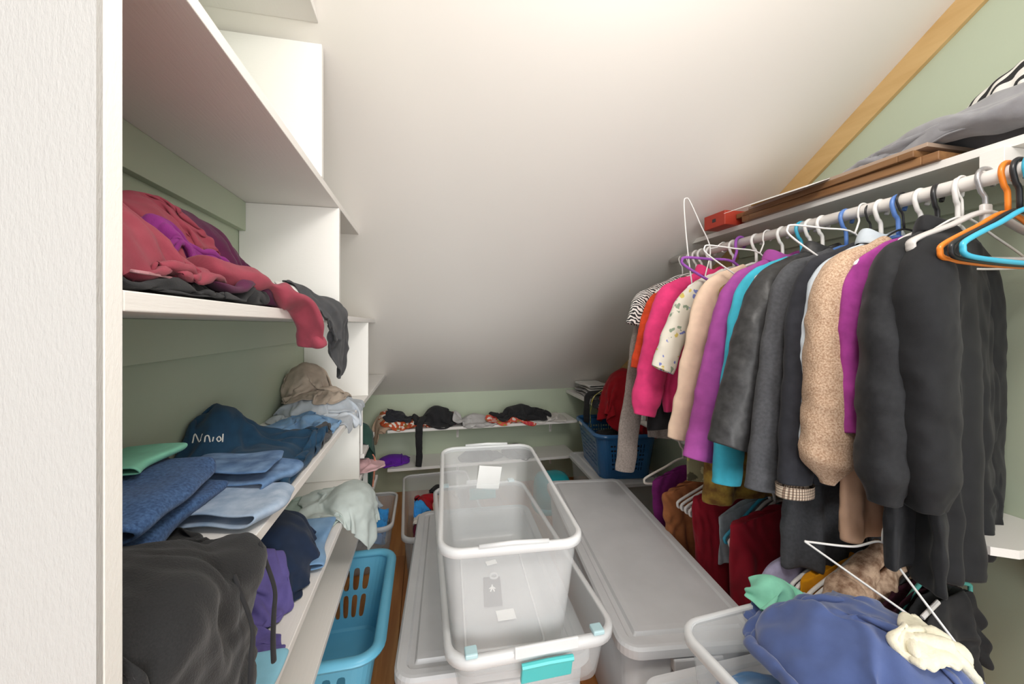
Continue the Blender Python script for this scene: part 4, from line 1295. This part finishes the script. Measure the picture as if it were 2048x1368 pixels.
M['orangefl'] = pat_floral('orange_white_floral', 'C0502A', ['E8DFD2', 'B9471F', 'D9714A', 'EDE6DC', '8A6A30'], 40, 0.5)
M['pinkfl'] = pat_floral('pink_coral_floral', 'D9604A', ['F0D8D2', 'C93A4A', 'EDE3DC', 'A89A40'], 36, 0.45)
M['beige'] = fabric('beige_cotton', 'BFA48E', vary=0.1)
M['maroon'] = fabric('maroon_cotton', '5E1530', vary=0.12)
M['greytee'] = fabric('heather_grey_jersey', 'B5B3B2', vary=0.06, nscale=200)
M['dgreen'] = fabric('dark_green_cotton', '2C4A42', vary=0.14)
M['blush'] = fabric('blush_pink_cotton', 'C9A4A8', vary=0.08)
M['salmon'] = fabric('salmon_ribbon', 'D98E74')
M['violet'] = fabric('bright_violet_cloth', '6A28A8', vary=0.12)
M['greenrib'] = pat_floral('green_yellow_ribbon', 'B9B04A', ['6E7A2A', 'E6E2C0'], 60, 0.4)
M['redc'] = fabric('bright_red_cotton', '9E1420', vary=0.1)
M['zipper'] = plastic('brass_pink_zip', 'B7848A', 0.3)
M['stitch'] = fabric('tan_stitching', 'C9A06A')

FLR = c_half(2, 0.004, 1)
WL = c_half(0, XL + 0.006, 1)
def shelf_cols(zt, y1=3.0, below=True, x1=XS):
    return [c_slab(XL - 0.2, x1, 0.40, y1, zt - TH, zt), c_half(1, 0.424, 1), WL]
HF2 = HF(-0.56, 0.0, 0.4, 2.2); HF3 = HF(-0.56, 0.0, 0.4, 2.4); HF4 = HF(-0.56, 0.0, 0.4, 2.2)
z2, z3, z4 = Z2 + TH, Z3 + TH, Z4 + TH
C2, C3, C4 = shelf_cols(z2), shelf_cols(z3), shelf_cols(z4, 2.05)
NO = [c_half(0, XS - 0.005, -1)]                 # piles kept on the board
UP2 = [c_slab(XL, XS, 1.31, 1.31 + TH, z2, ZA)]
UP3 = [c_slab(XL, XS, 1.95, 1.95 + TH, z3, Z2)]

# --- board at eye height: rose jacket, plum and purple pieces, charcoal top
crumple('lace_top', 'black lace top lying flat under the rose jacket', 'top', 'black', (-0.32, 0.60, z2 + 0.01), (0.26, 0.40), 0.1, 22, 0.9, lift=0.01, cols=C2 + NO, hf=HF2, seed=3, noise=0.02, steps=90)
crumple('sweater', 'dark plum sweater heaped at the back of the eye level shelf', 'sweater', 'plum', (-0.42, 0.90, z2 + 0.08), (0.48, 0.95), 0.1, 30, 0.66, lift=0.09, cols=C2 + UP2 + NO, hf=HF2, seed=4, blobs=[((-0.45, 0.84, z2), (0.085, 0.27, 0.185)), ((-0.38, 1.14, z2), (0.10, 0.14, 0.075))], steps=150)
jk = crumple('jacket', 'dusty rose jersey jacket spilling over the eye level shelf edge', 'jacket', 'rose', (-0.365, 0.60, z2 + 0.05), (0.36, 0.62), 0.15, 40, (0.66, 0.68), lift=0.08, cols=C2 + NO, hf=HF2, seed=6, blobs=[((-0.38, 0.48, z2), (0.10, 0.17, 0.12))], steps=170)
crumple('corduroy_trousers', 'purple corduroy trousers folded over the plum sweater', 'trousers', 'cord', (-0.335, 0.80, z2 + 0.17), (0.10, 0.46), -0.30, 18, (0.9, 0.92), lift=0.02, cols=C2 + UP2 + NO, hf=HF2, seed=5, steps=110, shape='rect', th=0.009, cr=0.010, noise=0.018)
limb_obj('sleeve', [(-0.33, 0.66, z2 + 0.05), (-0.29, 0.78, z2 + 0.035), (-0.25, 0.845, z2 + 0.012), (-0.232, 0.875, z2 - 0.03), (-0.228, 0.895, z2 - 0.075)], [0.04, 0.045, 0.042, 0.036, 0.034], 'rose', 5, jk, flat=0.42, wr=0.3)
bvj = None
def bvh_of(o):
    me = o.data
    return BVHTree.FromPolygons([wmat(o) @ v.co for v in me.vertices], [tuple(p.vertices) for p in me.polygons])
def on_surface(bv, pix, off=0.004, n=6):
    """points of a cloth's surface that the photograph shows under the given pixels"""
    out = []
    o_ = Vector((0, 0, CAMZ))
    for px, py in catmull(np.array([(a, b, 0.0) for a, b in pix]), n)[:, :2]:
        q = U(px, py, Y=1.0)
        d_ = (Vector(q) - o_).normalized()
        h_ = bv.ray_cast(o_, d_)
        if h_[0] is not None:
            out.append(np.array(h_[0]) - np.array(d_) * off)
    return out
zq = on_surface(bvh_of(jk), [(250, 540), (330, 553), (420, 578), (500, 600)], 0.003, 14)
zq = [np.mean(zq[max(0, i - 4):i + 5], axis=0) for i in range(len(zq))]
if len(zq) > 4:
    zp = obj('zipper', tube(zq, 0.0018, 6), M['zipper'], jk)
    zp['label'] = 'pinkish metal zip'
crumple('shirt', 'white shirt corner under the charcoal top at the shelf edge', 'shirt', 'whitec', (-0.30, 1.10, z2 + 0.01), (0.16, 0.2), 0.3, 16, 0.9, lift=0.02, cols=C2 + UP2, hf=HF2, seed=7, steps=80)
crumple('top', 'charcoal jersey top hanging off the eye level shelf', 'top', 'slate', (-0.262, 1.27, z2 + 0.05), (0.30, 0.44), 0.0, 34, 0.8, lift=0.05, cols=C2, hf=HF2, seed=8, blobs=[((-0.29, 1.24, z2), (0.06, 0.15, 0.05))], steps=170)

# --- board with jeans: from the far end to the near end
crumple('trousers', 'light grey jeans folded on the middle left shelf', 'trousers', 'greyjean', (-0.375, 1.62, z3 + 0.04), (0.44, 0.60), 0.1, 34, 0.68, lift=0.06, cols=C3 + UP3, hf=HF3, seed=10, blobs=[((-0.40, 1.64, z3), (0.13, 0.16, 0.075))], steps=140)
crumple('sweatshirt', 'taupe sweatshirt crumpled on top of the light grey jeans', 'sweatshirt', 'taupe2', (-0.42, 1.70, z3 + 0.12), (0.40, 0.55), 0.4, 34, 0.55, lift=0.08, cols=C3 + UP3 + NO, hf=HF3, seed=11, blobs=[((-0.46, 1.72, z3 + 0.08), (0.075, 0.12, 0.10))], steps=130)
crumple('denim_shirt', 'light blue denim shirt flat on the shelf before the grey jeans', 'shirt', 'bluejean', (-0.375, 1.34, z3 + 0.02), (0.34, 0.36), 0.3, 28, 0.74, lift=0.03, cols=C3 + NO, hf=HF3, seed=12, steps=110)
crumple('leggings', 'dark grey leggings beside the navy shirt', 'leggings', 'slate', (-0.325, 1.20, z3 + 0.02), (0.28, 0.26), 0.2, 22, 0.7, lift=0.04, cols=C3 + NO, hf=HF3, seed=13, steps=110, blobs=[((-0.33, 1.2, z3), (0.06, 0.07, 0.025))])
crumple('tank_shirt', 'black tank top humped against the wall behind the navy shirt', 'top', 'black', (-0.45, 1.06, z3 + 0.05), (0.34, 0.40), 0.0, 26, 0.6, lift=0.08, cols=C3 + NO, hf=HF3, seed=14, blobs=[((-0.475, 1.08, z3), (0.05, 0.08, 0.13))], steps=120)
ns = crumple('tee_shirt', 'navy tee shirt with white scribbled lettering on the middle shelf', 'shirt', 'navytee', (-0.39, 1.00, z3 + 0.05), (0.50, 0.62), 0.35, 42, 0.70, lift=0.07, cols=C3 + NO, hf=HF3, seed=15, blobs=[((-0.40, 1.0, z3), (0.10, 0.14, 0.045))], steps=130)
crumple('top', 'black top lying behind the mint cloth near the pillar', 'top', 'black', (-0.49, 0.80, z3 + 0.06), (0.14, 0.42), 0.0, 24, 0.8, lift=0.03, cols=C3 + NO + [c_half(0, -0.44, -1)], hf=HF3, seed=16, blobs=[((-0.50, 0.78, z3), (0.05, 0.16, 0.11))], steps=100)
folded('jeans', 'dark blue jeans folded thick behind the black knit', 'jeans', 'darkjean', (-0.44, 0.69, z3 + 0.012), 0.15, 0.26, 4, 0.022, 0.05, 3, 0.006, amp=0.005)
folded('cloth', 'mint green cloth corner on top of the dark jeans', 'cloth', 'mint', (-0.48, 0.775, z3 + 0.095), 0.09, 0.13, 2, 0.012, 0.1, 17, 0.004, amp=0.003)
folded('jeans', 'mid blue jeans with tan stitching folded by the shelf edge', 'jeans', 'midjean', (-0.37, 0.885, z3 + 0.012), 0.17, 0.12, 3, 0.018, -0.15, 5, 0.005, amp=0.006)
jl = folded('jeans', 'pale blue jeans showing beside the black knit at the shelf edge', 'jeans', 'palejean', (-0.33, 0.785, z3 + 0.004), 0.13, 0.14, 2, 0.016, -0.2, 7, 0.004, amp=0.006)
bk = crumple('knit_sweater', 'large black ribbed knit hanging over the shelf edge by the pillar', 'sweater', 'knit', (-0.295, 0.555, z3 + 0.06), (0.64, 0.50), 0.22, 64, 0.76, lift=0.08, cols=[c_slab(XL - 0.2, XS, 0.40, 3, z3 - TH, z3), c_half(1, 0.424, 1), WL, c_half(1, 0.715, -1)], hf=None, seed=19, blobs=[((-0.37, 0.50, z3), (0.14, 0.13, 0.075)), ((-0.28, 0.62, z3 - 0.01), (0.06, 0.08, 0.035))], steps=230, iters=7, noise=0.055, cr=0.024, crf=13)
for k, (y, z1) in enumerate(((0.575, 0.76), (0.655, 0.74))):
    limb_obj('drawstring', [(-0.24, y, z3 + 0.01), (-0.222, y + 0.003, z3 - 0.06), (-0.22, y - 0.004, 0.82), (-0.222, y + 0.002, z1)], [0.004, 0.004, 0.005, 0.006], 'black', 30 + k, bk, flat=0.7, wr=0.05, nseg=8, nr=20)
# --- next board down
crumple('trousers', 'dark navy trousers heaped under the jeans shelf', 'trousers', 'navy', (-0.40, 1.10, z4 + 0.05), (0.40, 0.62), 0.1, 32, 0.62, lift=0.08, cols=C4 + NO, hf=HF4, seed=21, blobs=[((-0.40, 1.10, z4), (0.12, 0.17, 0.15))], steps=130)
crumple('shirt', 'pale mint grey shirt folded under the sage hoodie', 'shirt', 'sage2', (-0.39, 1.44, z4 + 0.02), (0.30, 0.36), 0, 22, 0.8, lift=0.02, cols=C4 + NO, hf=HF4, seed=22, steps=80)
crumple('hoodie', 'pale sage grey hoodie drooping over the lower shelf end', 'hoodie', 'sage', (-0.265, 1.50, z4 + 0.05), (0.38, 0.40), 0.3, 38, 0.78, lift=0.06, cols=C4, hf=HF4, seed=23, blobs=[((-0.26, 1.50, z4 - 0.01), (0.085, 0.13, 0.075))], steps=150)
folded('denim_shorts', 'blue denim shorts folded flat on the lower left shelf', 'shorts', 'bluejean', (-0.345, 1.20, z4 + 0.004), 0.14, 0.24, 2, 0.02, 0.05, 9, 0.005, amp=0.005)
crumple('top', 'muted violet ruffled top on the lower left shelf, nearer the denim', 'top', 'indigo', (-0.37, 0.94, z4 + 0.02), (0.22, 0.18), 0.3, 28, 0.8, noise=0.018, lift=0.02, cols=C4 + NO, hf=HF4, seed=24, blobs=[((-0.37, 0.94, z4), (0.06, 0.05, 0.022))], steps=110)
crumple('top', 'muted violet top under the hanging black knit', 'top', 'indigo', (-0.37, 0.82, z4 + 0.02), (0.24, 0.18), 0.0, 28, 0.8, noise=0.018, lift=0.02, cols=C4 + NO, hf=HF4, seed=25, blobs=[((-0.37, 0.82, z4), (0.06, 0.05, 0.02))], steps=110)
folded('shirt', 'sky blue shirt folded flat on the lower left shelf end', 'shirt', 'skyfold', (-0.38, 0.70, z4 + 0.003), 0.22, 0.22, 2, 0.02, 0.0, 11, 0.004)

# --- lettering on the navy shirt: thin strokes laid on the cloth
bv = bvh_of(ns)
strokes = [[(385, 886), (390, 868), (399, 884), (405, 868)], [(409, 884), (411, 873), (417, 872), (420, 884)], [(425, 883), (427, 874)], [(433, 878), (438, 873), (442, 879), (437, 883), (433, 878)], [(446, 868), (445, 884)]]
parts_ = []
for st_ in strokes:
    Q_ = on_surface(bv, st_, 0.004, 4)
    if len(Q_) > 2: parts_.append(tube(Q_, 0.0014, 5))
if parts_:
    lt = obj('lettering', join(*parts_), M['whitec'], ns); lt['label'] = 'white scribbled lettering'
# ------------------------------------------------------------------ far end of the left shelving
z5 = 0.694
CF = [c_slab(XL - 0.2, XS + 0.004, 1.80, 2.16, 0.675, 0.694), WL]
HFF = HF(-0.56, 0.1, 1.7, 2.6)
crumple('cloth', 'dark navy cloth on the small far shelf above the green shirt', 'cloth', 'navy', (-0.36, 2.02, z5 + 0.03), (0.3, 0.3), 0, 20, 0.6, lift=0.06, cols=CF + NO, hf=HFF, seed=51, blobs=[((-0.36, 2.03, z5), (0.1, 0.1, 0.09))], steps=90)
crumple('shirt', 'dark green shirt drooping off the small far shelf', 'shirt', 'dgreen', (-0.25, 2.06, z5 + 0.10), (0.52, 0.34), 0.1, 30, 0.8, lift=0.04, cols=CF, hf=HFF, seed=52, steps=190)
bl = crumple('blouse', 'blush pink blouse with salmon ribbon at the far shelf corner', 'blouse', 'blush', (-0.29, 1.86, z5 - 0.055), (0.26, 0.2), 0, 20, 0.75, lift=0.02, cols=[c_slab(XL - 0.2, XS, 1.76, 2.05, 0.598, 0.617), WL, c_half(2, 0.622, 1)], seed=53, steps=90, blobs=[((-0.33, 1.87, 0.615), (0.09, 0.07, 0.035))])
limb_obj('ribbon', [(-0.235, 1.90, 0.66), (-0.225, 1.91, 0.63), (-0.228, 1.905, 0.57), (-0.232, 1.90, 0.51)], [0.006, 0.007, 0.007, 0.006], 'salmon', 54, bl, flat=0.4, wr=0.1, nseg=8, nr=16)

# ------------------------------------------------------------------ clothes on the two back shelves
zb = 0.533
CB = [c_slab(-0.3, 1.13, YF, YB + 0.1, zb - TH, zb), c_half(1, YB - 0.006, -1)]
NB = [c_half(1, YF - 0.012, 1)]
HB = HF(-0.4, 1.3, 2.6, 3.1)
def onback(name, label, cat, mat, px, size, h, seed, squash=0.6, n=22, over=False, dy=0.0, yaw=0.0, steps=90, rx=0.4, z=None):
    x = U(px, 845, Y=2.9)[0]
    c = (x, 2.915 + dy, (z or zb) + 0.03)
    return crumple(name, label, cat, mat, c, (size[0] * 1.15, size[1] * 1.15), yaw, n, squash, lift=0.05, cols=CB + ([] if over else NB), hf=HB, seed=seed, blobs=[((x, 2.935 + dy, zb), (size[0] * rx * squash, 0.09, h * 1.3))] if h else [], steps=steps, cr=0.012, crf=13)
onback('cloth', 'beige cloth at the left end of the back shelf', 'cloth', 'beige', 772, (0.34, 0.30), 0.075, 61, yaw=0.2)
onback('blouse', 'orange and white flowered blouse under black pieces on back shelf', 'blouse', 'orangefl', 820, (0.42, 0.28), 0.03, 62, 0.75)
onback('top', 'small navy black top on the beige cloth, back shelf left', 'top', 'blacknavy', 797, (0.26, 0.24), 0.07, 63, yaw=0.4)
onback('cloth', 'maroon cloth between black top and grey tee on back shelf', 'cloth', 'maroon', 905, (0.18, 0.2), 0.06, 64)
bt = onback('dress', 'crumpled black dress with a strap hanging off the back shelf', 'dress', 'black', 872, (0.42, 0.36), 0.10, 65, 0.55, 28)
xs_ = U(838, 880, Y=2.785)[0]
limb_obj('strap', [(xs_ + 0.03, 2.86, zb + 0.07), (xs_ + 0.005, 2.79, zb + 0.03), (xs_, 2.778, zb - 0.06), (xs_ + 0.002, 2.776, zb - 0.18), (xs_ - 0.005, 2.778, 0.278)], [0.024, 0.026, 0.026, 0.024, 0.022], 'black', 66, bt, flat=0.25, wr=0.12)
onback('tee_shirt', 'heather grey tee shirt folded at the middle of the back shelf', 'shirt', 'greytee', 950, (0.36, 0.34), 0.035, 67, 0.72, 24)
onback('blouse', 'pink and coral flowered blouse on the back shelf right', 'blouse', 'pinkfl', 1022, (0.40, 0.30), 0.03, 68, 0.72, 24)
onback('tee_shirt', 'white tee shirt flat at the right end of the back shelf', 'shirt', 'offwhite', 1092, (0.34, 0.28), 0.02, 69, 0.8)
onback('top', 'black and white lace top lying on the white tee', 'top', 'stripe', 1075, (0.2, 0.2), 0.045, 70, 0.6, 18)
onback('top', 'crumpled black top on the right half of the back shelf', 'top', 'black', 1043, (0.52, 0.34), 0.085, 71, 0.6, 30)
# lower back shelf
zb2 = 0.269
CB2 = [c_slab(-0.3, 1.13, YF, YB + 0.1, zb2 - TH, zb2), c_half(1, YB - 0.006, -1), c_half(1, YF - 0.012, 1)]
HB2 = HF(-0.4, 1.3, 2.6, 3.1)
for px, mt, lb_, sd, sz, h in ((786, 'violet', 'bright violet cloth on the left end of the lower back shelf', 72, (0.34, 0.30), 0.055), (958, 'black', 'black cloth on the lower back shelf behind the clear tote', 73, (0.4, 0.34), 0.075), (1035, 'black', 'black garment on the lower back shelf at the tote corner', 74, (0.34, 0.34), 0.07)):
    x_ = U(px, 905, Y=2.92)[0]
    crumple('cloth', lb_, 'cloth', mt, (x_, 2.92, zb2 + 0.03), sz, 0.2, 22, 0.62, lift=0.05, cols=CB2, hf=HB2, seed=sd, blobs=[((x_, 2.94, zb2), (0.11, 0.08, h))], steps=90)

# ------------------------------------------------------------------ corner shelf over the navy basket, and the red heap
zc = 0.72
CRS = [c_slab(1.128, XR, 2.42, YB, 0.695, zc), c_half(0, XR - 0.018, -1), c_half(1, YB - 0.006, -1)]
folded('towel', 'grey towel folded at the bottom of the corner shelf pile', 'towel', 'greytee', (1.25, 2.80, zc + 0.002), 0.20, 0.34, 2, 0.018, 0, 81, 0.004)
folded('towel', 'white towel folded on top of the corner shelf pile', 'towel', 'whitec', (1.26, 2.82, zc + 0.045), 0.18, 0.26, 3, 0.016, 0, 82, 0.004)
sc_ = root('scarf', (1.22, 2.60, zc), 'black scarf hanging down from the corner shelf', 'scarf')
limb_obj('tail', [(1.25, 2.62, zc + 0.06), (1.14, 2.61, zc + 0.045), (1.112, 2.60, zc - 0.01), (1.108, 2.60, zc - 0.10), (1.108, 2.60, zc - 0.155)], [0.035, 0.036, 0.034, 0.032, 0.03], 'black', 83, sc_, flat=0.2, wr=0.06)
rb_ = root('ribbon', (1.2, 2.5, zc), 'green and yellow ribbon trailing from the corner shelf', 'ribbon')
limb_obj('band', [(1.26, 2.46, zc + 0.16), (1.19, 2.50, zc + 0.09), (1.135, 2.53, zc + 0.04), (1.108, 2.52, zc - 0.03), (1.104, 2.52, zc - 0.13), (1.106, 2.52, zc - 0.17)], [0.012, 0.016, 0.016, 0.012, 0.009, 0.009], 'greenrib', 84, rb_, flat=0.25, wr=0.1, nseg=12)
crumple('cloth', 'black and white cloth lying over the corner shelf edge', 'cloth', 'blacknavy', (1.20, 2.50, zc + 0.03), (0.26, 0.2), 0, 18, 0.8, lift=0.03, cols=CRS, seed=85, steps=90)
BKT = [c_half(0, 1.065, 1), c_half(0, XR - 0.02, -1), c_half(1, 2.17, 1), c_half(2, 0.345, 1)]
crumple('cloth', 'black cloth stuffed into the navy basket under the red clothes', 'cloth', 'black', (1.22, 2.40, 0.52), (0.42, 0.46), 0, 24, 0.7, lift=0.06, cols=BKT, seed=86, blobs=[((1.22, 2.40, 0.40), (0.16, 0.2, 0.16))], steps=90)
crumple('sweater', 'bright red sweater piled high on the navy basket', 'sweater', 'redc', (1.27, 2.33, 0.84), (0.62, 0.80), 0.2, 38, 0.66, lift=0.08, cols=[c_half(0, XR - 0.02, -1), c_half(0, 1.085, 1), c_half(1, 2.15, 1), c_half(2, 0.56, 1)], seed=87, blobs=[((1.27, 2.36, 0.70), (0.15, 0.16, 0.27))], steps=170, cr=0.02, crf=10)

# ------------------------------------------------------------------ contents of the clear bins
def binfill(name, label, cat, mat, c, size, h, seed, lim, n=22, squash=0.6, yaw=0.0, lift=0.05, cr=0.014):
    x0, x1, y0, y1, z0 = lim
    return crumple(name, label, cat, mat, c, size, yaw, n, squash, lift=lift, cols=[c_half(0, x0, 1), c_half(0, x1, -1), c_half(1, y0, 1), c_half(1, y1, -1), c_half(2, z0, 1)], hf=HBIN, seed=seed,
                   blobs=[((c[0] - 0.01, c[1], z0), (size[0] * 0.36, size[1] * 0.36, h + 0.025))], steps=80, cr=cr, crf=12)
HBIN = HF(-0.6, 0.4, 1.8, 2.8)
L1 = (-0.455, -0.195, 2.075, 2.435, 0.03)
binfill('cloth', 'grey cloth at the bottom of the bin behind the blue basket', 'cloth', 'greytee', (-0.33, 2.25, 0.12), (0.5, 0.6), 0.14, 91, L1)
binfill('shirt', 'bright blue shirt filling the bin behind the light blue basket', 'shirt', 'brightblue', (-0.28, 2.22, 0.22), (0.42, 0.5), 0.19, 92, L1, 28)
binfill('shirt', 'pale lilac shirt beside the bright blue one in the bin', 'shirt', 'paleblue_c', (-0.30, 2.36, 0.25), (0.3, 0.26), 0.22, 93, L1)
L2 = (-0.06, 0.24, 1.97, 2.66, 0.03)
binfill('cloth', 'dark grey cloth at the bottom of the long clear bin', 'cloth', 'slate', (0.06, 2.15, 0.1), (0.5, 0.7), 0.13, 94, L2)
binfill('cloth', 'dark maroon cloth in the front of the long clear bin', 'cloth', 'maroon', (0.0, 2.06, 0.2), (0.3, 0.3), 0.17, 95, L2)
binfill('tee_shirt', 'white printed tee in the long clear bin', 'shirt', 'offwhite', (0.02, 2.15, 0.24), (0.3, 0.34), 0.19, 96, L2, 24)
binfill('cloth', 'blue cloth tucked beside the white tee in the long bin', 'cloth', 'brightblue', (-0.02, 2.30, 0.22), (0.22, 0.26), 0.20, 97, L2)
binfill('cloth', 'red cloth in the back of the long clear bin', 'cloth', 'redc', (0.02, 2.38, 0.24), (0.28, 0.28), 0.20, 98, L2)
binfill('cloth', 'black cloth on top of the red one in the long bin', 'cloth', 'black', (0.09, 2.45, 0.27), (0.22, 0.26), 0.22, 99, L2)
binfill('cloth', 'beige cloth at the right of the long clear bin', 'cloth', 'beige', (0.14, 2.32, 0.27), (0.26, 0.34), 0.22, 100, L2)

# ------------------------------------------------------------------ blue sweatshirts and more in the lower right bin
HBB = HF(0.4, 1.2, 0.2, 1.0)
LB = [c_half(0, 0.575, 1), c_half(0, 0.915, -1), c_half(1, 0.40, 1), c_half(1, 0.755, -1), c_half(2, 0.39, 1)]
crumple('fleece', 'steel blue fleece low in the bin under the slate sweatshirt', 'fleece', 'bluefl', (0.66, 0.58, 0.52), (0.42, 0.5), 0.1, 28, 0.72, lift=0.05, cols=LB, hf=HBB, seed=101, blobs=[((0.68, 0.58, 0.40), (0.15, 0.18, 0.15))], steps=100)
RIMC = [c_half(2, 0.60, 1)]
hd = crumple('sweatshirt', 'slate blue hooded sweatshirt heaped over the clear bin', 'sweatshirt', 'hoodie', (0.83, 0.60, 0.70), (0.54, 0.60), -0.35, 50, 0.70, lift=0.06, cols=[c_half(2, 0.585, 1), c_half(0, 0.64, 1)], hf=HBB, seed=102, blobs=[((0.83, 0.60, 0.54), (0.19, 0.17, 0.15))], steps=120, cr=0.03, crf=9, noise=0.055)
mt_ = crumple('cloth', 'mint teal cloth on the bin edge by the mustard top', 'cloth', 'mint', (0.80, 0.775, 0.66), (0.2, 0.16), 0.2, 18, 0.75, lift=0.04, cols=[c_half(2, 0.61, 1)], seed=103, blobs=[((0.80, 0.775, 0.60), (0.05, 0.045, 0.055))], steps=80, cr=0.004)
crumple('fleece_cloth', 'cream fleece lining piece at the lower right bin corner', 'cloth', 'creamfl', (0.895, 0.545, 0.66), (0.26, 0.2), 0.5, 26, 0.62, lift=0.04, cols=[c_half(2, 0.62, 1)], hf=HBB, seed=104, blobs=[((0.895, 0.545, 0.62), (0.055, 0.04, 0.04))], steps=90, th=0.012)

# ------------------------------------------------------------------ things on the long shelf above the upper rod
zu = ZSH + TH
t_red = root('box', (1.28, 1.43, zu), 'small red box at the far end of the upper shelf', 'box', rotz=0.0)
M['redbox'] = plastic('red_box_card', 'B23A28', 0.5)
obj('tray', box(1.175, 1.385, 1.365, 1.485, zu, zu + 0.058, 0.003), M['redbox'], t_red)
o = obj('mark', box(1.1742, 1.1752, 1.415, 1.435, zu + 0.022, zu + 0.036), M['blacktag'], t_red); o['label'] = 'small dark mark'
M['frame1'] = wood('brown_frame_wood', '6E4A2C', '96704A', (30, 4, 30), 0.45)
M['frame2'] = wood('red_brown_frame_wood', '7A5232', 'A47A50', (30, 4, 30), 0.4)
M['card'] = paint('taupe_card', 'B09A88', 0.6, 0.05)
M['envelope'] = paint('yellow_envelope', 'D9A640', 0.6, 0.08)
def frame_thing(label, x0, x1, y0, y1, z0, h, mat, rz, back):
    c = ((x0 + x1) / 2, (y0 + y1) / 2, z0)
    rt = root('picture_frame', c, label, 'frame', rotz=rz)
    w, l = x1 - x0, y1 - y0
    m = 0.035
    for a in (box(-w / 2, w / 2, -l / 2, -l / 2 + m, 0, h, 0.002), box(-w / 2, w / 2, l / 2 - m, l / 2, 0, h, 0.002), box(-w / 2, -w / 2 + m, -l / 2 + m, l / 2 - m, 0, h, 0.002), box(w / 2 - m, w / 2, -l / 2 + m, l / 2 - m, 0, h, 0.002)):
        obj('moulding', a, mat, rt, local=True)
    obj('backing', box(-w / 2 + m, w / 2 - m, -l / 2 + m, l / 2 - m, h * 0.3, h * 0.7), back, rt, local=True)
    return rt
frame_thing('red brown wooden frame at the bottom of the shelf stack', 1.225, 1.44, 0.72, 1.33, zu + 0.0005, 0.022, M['frame2'], 0.01, M['card'])
frame_thing('brown wooden frame in the middle of the shelf stack', 1.22, 1.43, 0.76, 1.36, zu + 0.023, 0.018, M['frame1'], -0.02, M['card'])
cd = obj('mat_board', box(1.225, 1.43, 0.74, 1.30, zu + 0.0415, zu + 0.052, 0.001), M['card']); tag(cd, 'taupe mat board on the wooden frames', 'board')
pp = obj('paper_sheet', place(box(-0.085, 0.085, -0.15, 0.15, 0, 0.0012), (1.185, 1.13, zu + 0.040), 0.1, 0, -0.35), M['paper']); tag(pp, 'white paper sheet drooping off the frame stack', 'paper')
ev = obj('envelope', place(box(-0.07, 0.07, -0.12, 0.12, 0, 0.004, 0.001), (1.30, 1.17, zu + 0.0525), 0.04), M['envelope']); tag(ev, 'yellow envelope lying on the taupe mat board', 'envelope')
CU = [c_slab(1.24, XR, -0.5, 1.6, ZSH, zu), c_half(0, XR - 0.016, -1), c_half(0, 1.247, 1)]
HU = HF(1.0, 1.5, 0.0, 1.4)
HU.add(np.array([(x, y, zu + 0.056) for x in np.arange(1.215, 1.45, 0.01) for y in np.arange(0.70, 1.37, 0.01)]), 0)
bkt_ = crumple('blanket', 'grey fleece blanket heaped on the upper shelf', 'blanket', 'greyfl', (1.315, 0.70, zu + 0.12), (0.56, 1.0), 0.0, 34, (0.62, 0.72), lift=0.05, cols=CU, hf=HU, seed=111, blobs=[((1.32, 0.58, zu), (0.075, 0.40, 0.14))], steps=170, cr=0.016, crf=8, th=0.006, fric=0.3)
limb_obj('front_fold', [(1.285, 0.22, zu + 0.065), (1.29, 0.40, zu + 0.07), (1.29, 0.58, zu + 0.066), (1.295, 0.76, zu + 0.09), (1.31, 0.92, zu + 0.075), (1.34, 1.02, zu + 0.066)], [0.06, 0.066, 0.06, 0.05, 0.035, 0.012], 'greyfl', 113, bkt_, flat=0.62, wr=0.16, nseg=30, nr=50)
crumple('jersey', 'black and white striped jersey behind the grey blanket', 'jersey', 'stripe', (1.40, 0.60, zu + 0.26), (0.22, 0.46), 0.0, 24, 0.8, lift=0.03, cols=CU, seed=112, blobs=[((1.40, 0.60, zu + 0.07), (0.05, 0.20, 0.165))], steps=80)

# ------------------------------------------------------------------ loose wire hanger with clips at the lower right
A_ = np.array(U(1608, 1080, Y=0.80)); 
def pt(px, py, Y): return np.array(U(px, py, Y=Y))
wh = root('clothes_hanger', pt(1790, 1200, 0.68), 'white clip hanger jutting out over the blue sweatshirt', 'hanger')
pa, pb, pc, pd = pt(1610, 1083, 0.80), pt(1705, 1093, 0.74), pt(1928, 1308, 0.575), pt(1803, 1142, 0.66)
nk = pt(1765, 1085, 0.69)
obj('frame', tube(catmull([nk, pb, pa + (pb - pa) * 0.12, pa, pa + (pc - pa) * 0.06, pa + (pc - pa) * 0.5, pa + (pc - pa) * 0.95, pc, pc + (pd - pc) * 0.06, pd], 8, True), 0.0026, 8, True), M['h_white'], wh, True)
hkp = catmull([nk, nk + [0.004, 0.0, 0.03], nk + [0.03, 0.0, 0.05], nk + [0.04, 0.0, 0.02]], 8)
obj('hook', tube(hkp, 0.0026, 8), M['h_white'], wh, True)
for t__, s__ in ((0.73, 1), (0.80, -1)):
    q = pa + (pc - pa) * t__
    if s__ < 0: q = pt(1872, 1208, 0.625)
    dq = (pt(1800, 1280, 0.62) - pt(1845, 1235, 0.62)); dq /= np.linalg.norm(dq)
    cl_ = obj('clip', tube([q - dq * 0.008, q + dq * 0.045], 0.0055, 8, flat=0.7), M['h_grey'], wh); cl_['label'] = 'grey plastic clip'
